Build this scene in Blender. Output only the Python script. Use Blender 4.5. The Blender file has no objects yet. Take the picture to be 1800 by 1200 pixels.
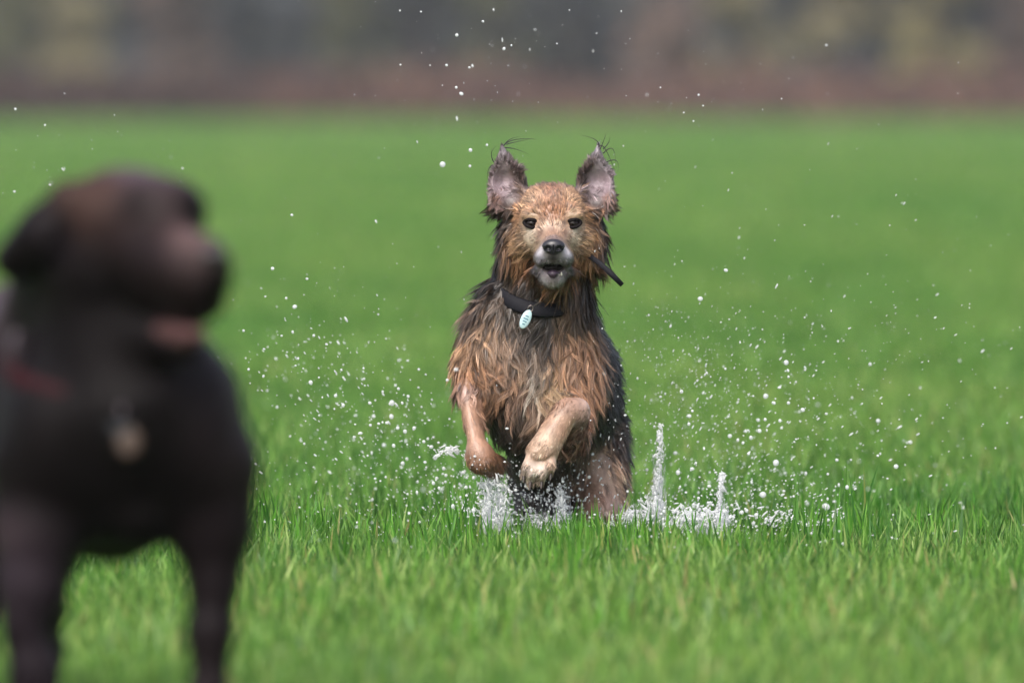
import bpy, math, random
import numpy as np
from mathutils import Vector, Matrix

rng = np.random.default_rng(7)
random.seed(7)
scene = bpy.context.scene
COL = scene.collection

# ------------------------------------------------------------------ camera
FPX = 15000.0                    # focal length in pixels of an 1800 px wide frame (300 mm lens)
CAM = Vector((0.0, -15.0, 0.85))
PITCH = math.atan(450.0 / FPX)
cd = bpy.data.cameras.new('camera')
cam = bpy.data.objects.new('camera', cd)
COL.objects.link(cam)
cam.location = CAM
cam.rotation_euler = (math.pi / 2 - PITCH, 0, 0)
cd.sensor_width = 36.0
cd.lens = 300.0
cd.clip_start = 0.1
cd.clip_end = 6000
cd.dof.use_dof = True
cd.dof.focus_distance = 14.93
cd.dof.aperture_fstop = 3.4
scene.camera = cam

# ------------------------------------------------------------------ world, sun
SUN_EL, SUN_AZ = math.radians(52), math.radians(200)
world = bpy.data.worlds.new('World')
scene.world = world
world.use_nodes = True
nt = world.node_tree
nt.nodes.clear()
sky = nt.nodes.new('ShaderNodeTexSky')
sky.sky_type = 'NISHITA'
sky.sun_disc = False
sky.sun_elevation = SUN_EL
sky.sun_rotation = SUN_AZ
sky.air_density = 1.0
sky.dust_density = 6.0
hs = nt.nodes.new('ShaderNodeHueSaturation')
hs.inputs['Saturation'].default_value = 0.62
bg = nt.nodes.new('ShaderNodeBackground')
bg.inputs['Strength'].default_value = 0.15
wo = nt.nodes.new('ShaderNodeOutputWorld')
nt.links.new(sky.outputs[0], hs.inputs['Color'])
nt.links.new(hs.outputs[0], bg.inputs['Color'])
nt.links.new(bg.outputs[0], wo.inputs['Surface'])
sd = bpy.data.lights.new('sun', 'SUN')
sd.energy = 0.5
sd.angle = math.radians(40)
sd.color = (1.0, 0.98, 0.95)
so = bpy.data.objects.new('sun', sd)
COL.objects.link(so)
# sky rotation is measured from +Y clockwise
sdir = Vector((math.sin(SUN_AZ) * math.cos(SUN_EL), math.cos(SUN_AZ) * math.cos(SUN_EL), math.sin(SUN_EL)))
so.rotation_euler = sdir.to_track_quat('Z', 'Y').to_euler()
so.location = (0, 0, 30)
scene.view_settings.view_transform = 'Standard'
scene.view_settings.look = 'None'
scene.view_settings.gamma = 1.0
scene.view_settings.exposure = 0.84
scene.cycles.use_denoising = True
scene.cycles.max_bounces = 8
scene.cycles.transparent_max_bounces = 24
scene.cycles.caustics_reflective = False
scene.cycles.caustics_refractive = False
scene.cycles.sample_clamp_indirect = 4.0
scene.cycles.sample_clamp_direct = 12.0

# ------------------------------------------------------------------ helpers
CP, SP = math.cos(PITCH), math.sin(PITCH)


def A(px, py, Y):
    """point of the place at depth Y that the photograph shows at pixel (px, py)"""
    dx, dz = (px - 900) / FPX, -(py - 600) / FPX
    d = Vector((dx, CP + dz * SP, -SP + dz * CP))
    t = (Y - CAM.y) / d.y
    return np.array((CAM.x + d.x * t, Y, CAM.z + d.z * t))


def proj(P):
    """pixel of points P (N,3)"""
    q = np.asarray(P) - np.array(CAM)
    f = q[:, 1] * CP - q[:, 2] * SP
    u = q[:, 1] * SP + q[:, 2] * CP
    return 900 + FPX * q[:, 0] / f, 600 - FPX * u / f


def srgb(r, g, b):
    c = np.array((r, g, b), float) / 255.0
    return np.where(c <= 0.04045, c / 12.92, ((c + 0.055) / 1.055) ** 2.4)


def mesh_from(name, V, F, mat=None, parent=None, col=None, smooth=True):
    """V (n,3); F (m,k) int array, all faces of one size"""
    V = np.asarray(V, np.float32)
    F = np.asarray(F, np.int32)
    me = bpy.data.meshes.new(name)
    me.vertices.add(len(V))
    me.vertices.foreach_set('co', V.ravel())
    k = F.shape[1]
    me.loops.add(F.size)
    me.loops.foreach_set('vertex_index', F.ravel())
    me.polygons.add(len(F))
    me.polygons.foreach_set('loop_start', np.arange(0, F.size, k, dtype=np.int32))
    me.polygons.foreach_set('loop_total', np.full(len(F), k, np.int32))
    if smooth:
        me.polygons.foreach_set('use_smooth', np.ones(len(F), bool))
    me.update(calc_edges=True)
    if col is not None:
        at = me.color_attributes.new('coat', 'FLOAT_COLOR', 'POINT')
        c = np.ones((len(V), 4), np.float32)
        c[:, :3] = col
        at.data.foreach_set('color', c.ravel())
    if mat is not None:
        me.materials.append(mat)
    o = bpy.data.objects.new(name, me)
    COL.objects.link(o)
    if parent is not None:
        o.parent = parent
        o.matrix_parent_inverse = Matrix.Translation(parent.location).inverted()
    return o


def tag(o, label=None, cat=None, group=None, kind=None):
    if label:
        o['label'] = label
    if cat:
        o['category'] = cat
    if group:
        o['group'] = group
    if kind:
        o['kind'] = kind
    return o


def empty(name, loc):
    o = bpy.data.objects.new(name, None)
    COL.objects.link(o)
    o.location = loc
    return o


def smoothstep(a, b, x):
    t = np.clip((x - a) / (b - a), 0, 1)
    return t * t * (3 - 2 * t)


# value noise, deterministic, on arrays of points
_perm = np.random.default_rng(3).random((64, 64, 64)).astype(np.float32)


def vnoise(P, scale, seed=0):
    q = np.asarray(P) * scale + 17.3 + seed * 5.7
    i = np.floor(q).astype(int)
    f = q - i
    f = f * f * (3 - 2 * f)
    out = 0
    for dx in (0, 1):
        for dy in (0, 1):
            for dz in (0, 1):
                w = (f[..., 0] if dx else 1 - f[..., 0]) * (f[..., 1] if dy else 1 - f[..., 1]) * (f[..., 2] if dz else 1 - f[..., 2])
                out = out + w * _perm[(i[..., 0] + dx) % 64, (i[..., 1] + dy) % 64, (i[..., 2] + dz) % 64]
    return out


# ---- materials
def new_mat(name):
    m = bpy.data.materials.new(name)
    m.use_nodes = True
    t = m.node_tree
    b = t.nodes['Principled BSDF']
    return m, t, b


def attr_mat(name, rough=0.5, spec=0.5, trans=0.0, coat=0.0, sheen=0.0, bump=None, aniso=0.0):
    """colour from the mesh's own 'coat' attribute"""
    m, t, b = new_mat(name)
    a = t.nodes.new('ShaderNodeAttribute')
    a.attribute_name = 'coat'
    t.links.new(a.outputs['Color'], b.inputs['Base Color'])
    b.inputs['Roughness'].default_value = rough
    b.inputs['Specular IOR Level'].default_value = spec
    b.inputs['Coat Weight'].default_value = coat
    b.inputs['Coat Roughness'].default_value = 0.15
    b.inputs['Sheen Weight'].default_value = sheen
    if trans:
        tr = t.nodes.new('ShaderNodeBsdfTranslucent')
        t.links.new(a.outputs['Color'], tr.inputs['Color'])
        mx = t.nodes.new('ShaderNodeMixShader')
        mx.inputs[0].default_value = trans
        t.links.new(b.outputs[0], mx.inputs[1])
        t.links.new(tr.outputs[0], mx.inputs[2])
        t.links.new(mx.outputs[0], t.nodes['Material Output'].inputs['Surface'])
    if bump:
        tc = t.nodes.new('ShaderNodeTexCoord')
        n = t.nodes.new('ShaderNodeTexNoise')
        n.inputs['Scale'].default_value = bump[0]
        n.inputs['Detail'].default_value = 6
        bp = t.nodes.new('ShaderNodeBump')
        bp.inputs['Strength'].default_value = bump[1]
        bp.inputs['Distance'].default_value = bump[2]
        t.links.new(tc.outputs['Object'], n.inputs['Vector'])
        t.links.new(n.outputs['Fac'], bp.inputs['Height'])
        t.links.new(bp.outputs[0], b.inputs['Normal'])
    return m


def plain_mat(name, col, rough=0.5, spec=0.5, metal=0.0, coat=0.0, noise=None, trans=0.0, ior=1.45):
    m, t, b = new_mat(name)
    b.inputs['Base Color'].default_value = (*col, 1)
    b.inputs['Roughness'].default_value = rough
    b.inputs['Specular IOR Level'].default_value = spec
    b.inputs['Metallic'].default_value = metal
    b.inputs['Coat Weight'].default_value = coat
    b.inputs['Transmission Weight'].default_value = trans
    b.inputs['IOR'].default_value = ior
    if noise:
        sc, c2 = noise
        tc = t.nodes.new('ShaderNodeTexCoord')
        n = t.nodes.new('ShaderNodeTexNoise')
        n.inputs['Scale'].default_value = sc
        n.inputs['Detail'].default_value = 5
        mx = t.nodes.new('ShaderNodeMix')
        mx.data_type = 'RGBA'
        mx.inputs[6].default_value = (*col, 1)
        mx.inputs[7].default_value = (*c2, 1)
        t.links.new(tc.outputs['Object'], n.inputs['Vector'])
        t.links.new(n.outputs['Fac'], mx.inputs[0])
        t.links.new(mx.outputs[2], b.inputs['Base Color'])
    return m


# ------------------------------------------------------------------ ground, puddle
def ground():
    m, t, b = new_mat('damp soil and short turf')
    tc = t.nodes.new('ShaderNodeNewGeometry')
    n = t.nodes.new('ShaderNodeTexNoise')
    n.inputs['Scale'].default_value = 2.5
    n.inputs['Detail'].default_value = 8
    r = t.nodes.new('ShaderNodeValToRGB')
    r.color_ramp.elements[0].color = (*srgb(52, 74, 22), 1)
    r.color_ramp.elements[0].position = 0.35
    r.color_ramp.elements[1].color = (*srgb(92, 122, 46), 1)
    r.color_ramp.elements[1].position = 0.65
    t.links.new(tc.outputs['Position'], n.inputs['Vector'])
    t.links.new(n.outputs['Fac'], r.inputs[0])
    t.links.new(r.outputs[0], b.inputs['Base Color'])
    b.inputs['Roughness'].default_value = 0.8
    V = [(-148, -38, 0), (148, -38, 0), (148, 418, 0), (-148, 418, 0)]
    o = mesh_from('ground', V, [(0, 1, 2, 3)], m, smooth=False)
    tag(o, kind='structure')
    # shallow flood water lying in the turf round the dog
    m, t, b = new_mat('flood water')
    b.inputs['Base Color'].default_value = (*srgb(70, 84, 48), 1)
    b.inputs['Roughness'].default_value = 0.06
    b.inputs['Specular IOR Level'].default_value = 0.6
    tc = t.nodes.new('ShaderNodeTexCoord')
    n = t.nodes.new('ShaderNodeTexNoise')
    n.inputs['Scale'].default_value = 14
    n.inputs['Detail'].default_value = 3
    bp = t.nodes.new('ShaderNodeBump')
    bp.inputs['Strength'].default_value = 0.5
    bp.inputs['Distance'].default_value = 0.02
    t.links.new(tc.outputs['Object'], n.inputs['Vector'])
    t.links.new(n.outputs['Fac'], bp.inputs['Height'])
    t.links.new(bp.outputs[0], b.inputs['Normal'])
    N = 64
    V = [(0.3, 0.6, 0.012)]
    for i in range(N):
        a = i / N * 2 * math.pi
        r = 1 + 0.18 * math.sin(3 * a + 1) + 0.1 * math.sin(7 * a) + 0.05 * math.sin(13 * a + 2)
        V.append((0.3 + 3.0 * r * math.cos(a), 0.6 + 1.9 * r * math.sin(a), 0.012))
    F = [(0, 1 + i, 1 + (i + 1) % N) for i in range(N)]
    o = mesh_from('puddle_water', V, F, m, smooth=False)
    tag(o, kind='structure')


# ------------------------------------------------------------------ grass
def blade_arrays(P, H, W, yaw, lean, leandir, curve, cols, S=3, tip=None):
    """arrays of grass blades as curved tapering strips"""
    n = len(P)
    side = np.stack([np.cos(yaw), np.sin(yaw), np.zeros(n)], 1)
    ld = np.stack([np.cos(leandir), np.sin(leandir), np.zeros(n)], 1)
    lv = []
    for k in range(S + 1):
        t = k / S
        c = P + np.array((0, 0, 1.0)) * (H * (t - 0.25 * curve * t * t))[:, None] + ld * (H * (lean * t + curve * t * t))[:, None]
        w = W * (1 - t ** 2.2) * (0.75 + 0.5 * min(t * 3, 1)) * 0.5
        if k < S:
            lv.append(c - side * w[:, None])
            lv.append(c + side * w[:, None])
        else:
            lv.append(c)
    V = np.stack(lv, 1).reshape(-1, 3)
    k = 2 * S + 1
    base = (np.arange(n) * k)[:, None]
    F = []
    for s in range(S - 1):
        a = 2 * s
        F.append(base + np.array((a, a + 1, a + 3)))
        F.append(base + np.array((a, a + 3, a + 2)))
    a = 2 * (S - 1)
    F.append(base + np.array((a, a + 1, a + 2)))
    F = np.stack(F, 1).reshape(-1, 3)
    C = np.repeat(cols, k, 0)
    if tip is not None:
        tt = np.tile(np.array([min(1, (i // 2) / S) for i in range(k)]), n)[:, None]
        C = C * (1 - tt * tip) + np.repeat(cols, k, 0) * np.array((1.28, 1.22, 1.0)) * tt * tip
    return V, F, C


GREENS = [srgb(84, 126, 58), srgb(101, 144, 66), srgb(127, 162, 86), srgb(63, 104, 48), srgb(150, 172, 108)]


def grass_cols(n, r, w=(0.27, 0.3, 0.2, 0.17, 0.06)):
    G = np.array(GREENS)
    c = G[r.choice(5, n, p=w)]
    c = c * r.uniform(0.75, 1.3, (n, 1))
    dead = r.random(n) < 0.025
    c[dead] = srgb(165, 160, 110) * r.uniform(0.7, 1.1, (dead.sum(), 1))
    return c


def grass_mat():
    m = attr_mat('grass blade', rough=0.42, spec=0.45, trans=0.38)
    t = m.node_tree
    # slow change of tone over the field: richer and thinner growth
    a = [n for n in t.nodes if n.type == 'ATTRIBUTE'][0]
    g = t.nodes.new('ShaderNodeNewGeometry')
    n = t.nodes.new('ShaderNodeTexNoise')
    n.inputs['Scale'].default_value = 0.55
    n.inputs['Detail'].default_value = 3
    mp = t.nodes.new('ShaderNodeMapping')
    mp.inputs['Scale'].default_value = (1, 0.3, 1)
    r = t.nodes.new('ShaderNodeValToRGB')
    r.color_ramp.elements[0].color = (0.70, 0.88, 0.72, 1)
    r.color_ramp.elements[0].position = 0.36
    r.color_ramp.elements[1].color = (1.24, 1.14, 1.12, 1)
    r.color_ramp.elements[1].position = 0.62
    mx = t.nodes.new('ShaderNodeMix')
    mx.data_type = 'RGBA'
    mx.blend_type = 'MULTIPLY'
    mx.inputs[0].default_value = 1
    t.links.new(g.outputs['Position'], mp.inputs['Vector'])
    t.links.new(mp.outputs[0], n.inputs['Vector'])
    t.links.new(n.outputs['Fac'], r.inputs[0])
    t.links.new(a.outputs['Color'], mx.inputs[6])
    t.links.new(r.outputs[0], mx.inputs[7])
    for l in list(t.links):
        if l.from_node == a and l.to_node != mx:
            s = l.to_socket
            t.links.remove(l)
            t.links.new(mx.outputs[2], s)
    return m


def grass_patch(n, size, seed, hm=0.060, wm=0.0056):
    r = np.random.default_rng(seed)
    P = np.zeros((n, 3))
    P[:, :2] = r.uniform(-size / 2, size / 2, (n, 2))
    # tufts: draw blades towards tuft centres
    T = r.uniform(-size / 2, size / 2, (n // 25, 2))
    k = r.integers(0, len(T), n)
    tuft = r.random(n) < 0.55
    P[tuft, :2] = T[k[tuft]] + r.normal(0, 0.012, (tuft.sum(), 2))
    H = np.clip(r.normal(hm, hm * 0.28, n), 0.025, hm * 1.9)
    H *= 0.8 + 0.5 * vnoise(P, 6)
    W = wm * r.uniform(0.6, 1.3, n)
    return blade_arrays(P, H, W, r.uniform(0, math.tau, n), r.uniform(0, 0.22, n), r.uniform(0, math.tau, n),
                        r.uniform(0.0, 0.38, n), grass_cols(n, r), S=3, tip=0.5)


def instance_on_grid(o, zones):
    """geometry nodes: the object's own patch repeated over jittered grids (ground cover)"""
    ng = bpy.data.node_groups.new('ground cover', 'GeometryNodeTree')
    ng.interface.new_socket('Geometry', in_out='INPUT', socket_type='NodeSocketGeometry')
    ng.interface.new_socket('Geometry', in_out='OUTPUT', socket_type='NodeSocketGeometry')
    N = ng.nodes
    L = ng.links
    gi = N.new('NodeGroupInput')
    go = N.new('NodeGroupOutput')
    join = N.new('GeometryNodeJoinGeometry')
    for q, (x0, x1, y0, y1, sp, sc, scz) in enumerate(zones):
        g = N.new('GeometryNodeMeshGrid')
        nx, ny = int((x1 - x0) / sp) + 1, int((y1 - y0) / sp) + 1
        g.inputs['Size X'].default_value = x1 - x0
        g.inputs['Size Y'].default_value = y1 - y0
        g.inputs['Vertices X'].default_value = nx
        g.inputs['Vertices Y'].default_value = ny
        sp_ = N.new('GeometryNodeSetPosition')
        rv = N.new('FunctionNodeRandomValue')
        rv.data_type = 'FLOAT_VECTOR'
        cx, cy = (x0 + x1) / 2, (y0 + y1) / 2
        j = sp * 0.4
        rv.inputs[0].default_value = (cx - j, cy - j, 0)
        rv.inputs[1].default_value = (cx + j, cy + j, 0)
        rv.inputs['Seed'].default_value = 11 + q
        L.new(g.outputs['Mesh'], sp_.inputs['Geometry'])
        L.new(rv.outputs[0], sp_.inputs['Offset'])
        ip = N.new('GeometryNodeInstanceOnPoints')
        rot = N.new('FunctionNodeRandomValue')
        rot.data_type = 'FLOAT_VECTOR'
        rot.inputs[0].default_value = (0, 0, 0)
        rot.inputs[1].default_value = (0, 0, math.tau)
        rot.inputs['Seed'].default_value = 31 + q
        ss = N.new('FunctionNodeRandomValue')
        ss.data_type = 'FLOAT_VECTOR'
        ss.inputs[0].default_value = (sc * 0.95, sc * 0.95, scz * 0.85)
        ss.inputs[1].default_value = (sc * 1.15, sc * 1.15, scz * 1.15)
        ss.inputs['Seed'].default_value = 51 + q
        L.new(sp_.outputs[0], ip.inputs['Points'])
        L.new(gi.outputs[0], ip.inputs['Instance'])
        L.new(rot.outputs[0], ip.inputs['Rotation'])
        L.new(ss.outputs[0], ip.inputs['Scale'])
        L.new(ip.outputs[0], join.inputs[0])
    L.new(join.outputs[0], go.inputs[0])
    md = o.modifiers.new('ground cover', 'NODES')
    md.node_group = ng


def grass():
    gm = grass_mat()
    V, F, C = grass_patch(5200, 1.0, 5)
    o = mesh_from('grass', V, F, gm, col=C, smooth=False)
    tag(o, 'short bright green grass covering the whole wet field', 'grass', kind='stuff')
    instance_on_grid(o, [(-5, 5, -13, 7, 0.62, 1.0, 1.0), (-8, 8, 7.6, 30, 0.9, 1.25, 1.0),
                         (-16, 16, 31, 90, 1.9, 2.6, 1.0), (-45, 45, 92, 196, 4.6, 6.0, 1.15)])
    # taller clumps near the dog
    r = np.random.default_rng(21)
    Ps, Hs = [], []
    spots = [(815, 0.0, 14, 0.19), (828, -.02, 8, .17), (800, -0.15, 20, 0.14), (845, -0.3, 20, 0.13), (985, -0.25, 40, 0.10), (1020, -0.3, 60, 0.115), (1060, -0.3, 50, 0.105), (1100, -.3, 40, .10), (1145, -.2, 14, .13),
             (1130, -0.3, 20, 0.14), (1105, -0.5, 22, 0.12), (1435, 0.0, 9, 0.18), (1500, 0.1, 9, 0.20), (1480, -0.1, 12, 0.12),
             (1550, 0.0, 16, 0.12), (780, -0.4, 20, 0.12), (700, -0.1, 14, 0.12), (650, 0.1, 12, 0.12), (560, 0.1, 16, 0.13),
             (520, -0.2, 12, 0.12), (470, 0.0, 16, 0.12), (1640, 0.2, 14, 0.12), (1700, 0.0, 14, 0.12), (1250, -0.6, 24, 0.11),
             (1350, -0.6, 22, 0.12), (930, -0.7, 24, 0.12), (1000, -0.9, 26, 0.12), (880, -0.5, 18, 0.11), (1180, -0.8, 20, 0.12)]
    for px, Y, n, h in spots:
        x = A(px, 1000, Y)[0]
        Ps.append(np.stack([x + r.normal(0, 0.022, n), Y + r.normal(0, 0.03, n), np.zeros(n)], 1))
        Hs.append(h * r.uniform(0.62, 1.05, n))
    for _ in range(320):
        x, Y = r.uniform(-2.2, 2.2), r.uniform(-3.2, 1.6)
        n = r.integers(6, 16)
        Ps.append(np.stack([x + r.normal(0, 0.02, n), Y + r.normal(0, 0.02, n), np.zeros(n)], 1))
        Hs.append(r.uniform(0.07, 0.145) * r.uniform(0.7, 1.05, n))
    P = np.concatenate(Ps)
    H = np.concatenate(Hs)
    n = len(P)
    V, F, C = blade_arrays(P, H, 0.0052 * r.uniform(0.7, 1.2, n), r.uniform(-0.7, 0.7, n), r.uniform(0, 0.12, n), r.uniform(0, math.tau, n),
                           r.uniform(0.0, 0.18, n), grass_cols(n, r, (0.3, 0.3, 0.1, 0.3, 0.0)) * np.array((.82, 1.05, .6)), S=5, tip=0.2)
    o = mesh_from('tall_grass', V, F, gm, col=C, smooth=False)
    tag(o, 'taller upright blades of dark green grass standing in tufts around the running dog', 'grass', kind='stuff')


# ------------------------------------------------------------------ far wood edge
def leaf_cards(centres, radii, n, size, cols, r, flat=1.0):
    """n small tilted quads spread through ellipsoidal clumps"""
    k = r.choice(len(centres), n, p=np.array([a * b * c for a, b, c in radii]) ** 0.67 / sum(np.array([a * b * c for a, b, c in radii]) ** 0.67))
    d = r.normal(size=(n, 3))
    d /= np.linalg.norm(d, axis=1)[:, None]
    d *= (r.random((n, 1)) ** 0.45)
    P = np.array(centres)[k] + d * np.array(radii)[k]
    a = r.normal(size=(n, 3))
    a /= np.linalg.norm(a, axis=1)[:, None]
    b = np.cross(a, r.normal(size=(n, 3)))
    b /= np.linalg.norm(b, axis=1)[:, None] + 1e-9
    s = size * r.uniform(0.6, 1.4, (n, 1))
    V = np.stack([P - a * s, P - b * s * 0.6, P + a * s, P + b * s * 0.6], 1).reshape(-1, 3)
    F = np.arange(n * 4).reshape(-1, 4)
    c = np.array(cols)[r.integers(0, len(cols), n)] * r.uniform(1.1, 2.1, (n, 1)) * np.array((.97, 1.0, 1.08))
    return V, F, np.repeat(c, 4, 0)


def tube(pts, rad, sides=7):
    """tapering tube through pts -> quads"""
    pts = np.array(pts, float)
    n = len(pts)
    V, F = [], []
    up = np.array((0.13, 0.21, 0.97))
    for i in range(n):
        d = pts[min(i + 1, n - 1)] - pts[max(i - 1, 0)]
        d /= np.linalg.norm(d) + 1e-9
        u = np.cross(d, up)
        if np.linalg.norm(u) < 0.2:
            u = np.cross(d, (1, 0, 0))
        u /= np.linalg.norm(u)
        v = np.cross(d, u)
        for k in range(sides):
            a = k / sides * math.tau
            V.append(pts[i] + rad[i] * (math.cos(a) * u + math.sin(a) * v))
    for i in range(n - 1):
        for k in range(sides):
            F.append((i * sides + k, i * sides + (k + 1) % sides, (i + 1) * sides + (k + 1) % sides, (i + 1) * sides + k))
    return V, F


def merge(parts):
    V, F, off = [], [], 0
    for v, f in parts:
        V.append(np.array(v))
        F.append(np.array(f) + off)
        off += len(v)
    return np.concatenate(V), np.concatenate(F)


def far_edge():
    leafm = attr_mat('far leaves', rough=0.7, spec=0.2, trans=0.25)
    bark = plain_mat('bark', srgb(74, 64, 56), 0.9, 0.2, noise=(9, srgb(44, 38, 34)))
    r = np.random.default_rng(44)
    # woods: one dark mass behind
    cs, rs, = [], []
    for _ in range(420):
        x, y = r.uniform(-70, 70), r.uniform(228, 270)
        cs.append((x, y, r.uniform(0.5, 15)))
        rs.append((r.uniform(2, 4.5), r.uniform(2, 4), r.uniform(1.5, 3.5)))
    V, F, C = leaf_cards(cs, rs, 90000, 0.55, [srgb(62, 64, 66), srgb(66, 66, 60), srgb(56, 60, 66)], r)
    tag(mesh_from('woods', V, F, leafm, col=C, smooth=False), 'dark mass of woodland behind the autumn trees at the far side of the field', 'woods', kind='stuff')
    # brown bracken strip at the foot of the trees
    n = 60000
    P = np.stack([r.uniform(-60, 60, n), r.uniform(178, 192, n), np.zeros(n)], 1)
    hh = (0.45 + 1.1 * vnoise(P, 0.35)) * (0.35 + 0.65 * smoothstep(178, 181, P[:, 1]))
    P[:, 2] = r.random(n) ** 0.7 * hh
    V, F, C = leaf_cards([(0, 0, 0)], [(0.2, 0.2, 0.2)], n, 0.16, [srgb(92, 68, 56), srgb(82, 62, 54), srgb(100, 76, 62), srgb(70, 54, 52)], r)
    V = V.reshape(-1, 4, 3) + P[:, None, :]
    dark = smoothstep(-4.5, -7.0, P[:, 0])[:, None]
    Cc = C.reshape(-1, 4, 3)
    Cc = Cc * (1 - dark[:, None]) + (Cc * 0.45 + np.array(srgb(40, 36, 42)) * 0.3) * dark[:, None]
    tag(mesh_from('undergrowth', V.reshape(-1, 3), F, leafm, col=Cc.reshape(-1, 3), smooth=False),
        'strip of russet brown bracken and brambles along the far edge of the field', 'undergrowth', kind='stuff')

    def tree(px, Y, h, crown_r, z0, cols, name, label, cat, n=2600, lean=0.0, size=0.2):
        Y -= 62
        h, crown_r, z0 = h * .85, crown_r * .82, z0 * .82
        x = A(px, 150, Y)[0]
        root = empty(name, (x, Y, 0))
        tag(root, label, cat, 'trees and bushes along the far edge of the field')
        tr = 0.04 * h ** 0.8 * 0.6
        pts = [(x + lean * t * t * h + 0.1 * math.sin(5 * t + px), Y, h * 0.85 * t - 0.1) for t in np.linspace(0, 1, 7)]
        parts = [tube(pts, [tr * (1.25 - t) for t in np.linspace(0, 1, 7)])]
        for b in range(9):
            t = r.uniform(0.2, 0.8)
            p = np.array(pts[int(t * 6)])
            a = r.uniform(0, math.tau)
            q = p + np.array((math.cos(a), math.sin(a), 0.7)) * crown_r * r.uniform(0.5, 0.9)
            parts.append(tube([p, (p + q) / 2 + (0, 0, 0.1), q], [tr * 0.4, tr * 0.25, tr * 0.1], 5))
        Vt, Ft = merge(parts)
        mesh_from('trunk', Vt, Ft, bark, root)
        cs, rs = [], []
        for _ in range(16):
            a = r.uniform(0, math.tau)
            z = r.uniform(z0, h)
            k = crown_r * (1 - 0.55 * ((z - z0) / (h - z0)) ** 1.5) * r.uniform(0.2, 0.85)
            cs.append((x + lean * z + k * math.cos(a), Y + k * math.sin(a), z))
            s = crown_r * r.uniform(0.25, 0.5)
            rs.append((s, s, s * r.uniform(0.6, 0.9)))
        V, F, C = leaf_cards(cs, rs, n, size, cols, r)
        V[:, 2] = np.maximum(V[:, 2], 0.05)
        mesh_from('crown', V, F, leafm, root, col=C, smooth=False)

    OL = [srgb(116, 108, 80), srgb(104, 98, 72), srgb(128, 118, 88)]  # leaf palettes lightened towards grey, so distance haze is painted into them
    DO = [srgb(88, 90, 64), srgb(74, 80, 58), srgb(98, 92, 66)]
    BR = [srgb(116, 96, 84), srgb(102, 86, 76), srgb(92, 80, 74)]
    SL = [srgb(76, 80, 82), srgb(68, 72, 78), srgb(80, 82, 78)]
    YE = [srgb(134, 124, 84), srgb(122, 114, 78), srgb(116, 106, 74)]
    L = [
        (15, 270, 4.2, 1.7, 0.7, DO, 'bush', 'dark olive bush at the left end of the far wood edge'),
        (135, 268, 3.4, 1.5, 0.5, OL, 'bush', 'low olive yellow bush between the dark bush and the brown tree at far left'),
        (325, 272, 7.5, 2.0, 0.9, BR, 'tree', 'brown leaved tree above the labrador at the far wood edge'),
        (465, 276, 9.5, 2.2, 0.6, SL, 'tree', 'slate dark tree right of the brown leaved tree'),
        (620, 271, 7.0, 1.4, 0.6, DO, 'tree', 'narrow dull olive tree between two slate dark trees'),
        (745, 277, 10.0, 2.0, 0.7, SL, 'tree', 'slate dark tree left of the olive tree behind the running dog'),
        (870, 272, 8.5, 1.7, 1.0, DO, 'tree', 'dull olive tree directly above the running dog\'s left ear'),
        (1005, 278, 10.5, 2.2, 1.0, [c * 0.6 for c in SL], 'tree', 'darkest blue black tree above the running dog\'s right ear'),
        (1170, 268, 3.2, 1.8, 0.4, BR, 'bush', 'low mauve brown bush under the darkest tree'),
        (1300, 271, 8.0, 2.2, 0.6, OL, 'tree', 'broad tan olive tree, first right of the mauve brown bush'),
        (1475, 276, 5.5, 1.8, 1.9, OL, 'tree', 'tan tree with its crown held above a dark bush'),
        (1500, 270, 1.9, 1.2, 0.2, [c * 0.6 for c in SL], 'bush', 'small dark bush in the gap left of the yellow tree'),
        (1655, 269, 7.5, 1.9, 0.5, YE, 'tree', 'bright olive yellow tree, the yellowest of the far edge'),
        (1790, 274, 8.0, 1.6, 0.6, BR, 'tree', 'dark brown tree at the right end of the far wood edge'),
        (-160, 272, 8.0, 2.2, 0.6, SL, 'tree', 'slate dark tree beyond the left end of the bushes'),
        (-330, 270, 6.0, 2.0, 0.5, OL, 'tree', 'olive tree standing off beyond the left slate tree'),
        (1960, 272, 9.0, 2.2, 0.6, SL, 'tree', 'slate dark tree beyond the brown tree on the right'),
        (2120, 270, 6.0, 2.0, 0.5, YE, 'tree', 'yellow tree standing off beyond the right slate tree'),
    ]
    for px, Y, h, cr, z0, cols, name, label in L:
        tree(px, Y, h, cr, z0, cols, name, label, 'bush' if name == 'bush' else 'tree')


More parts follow.
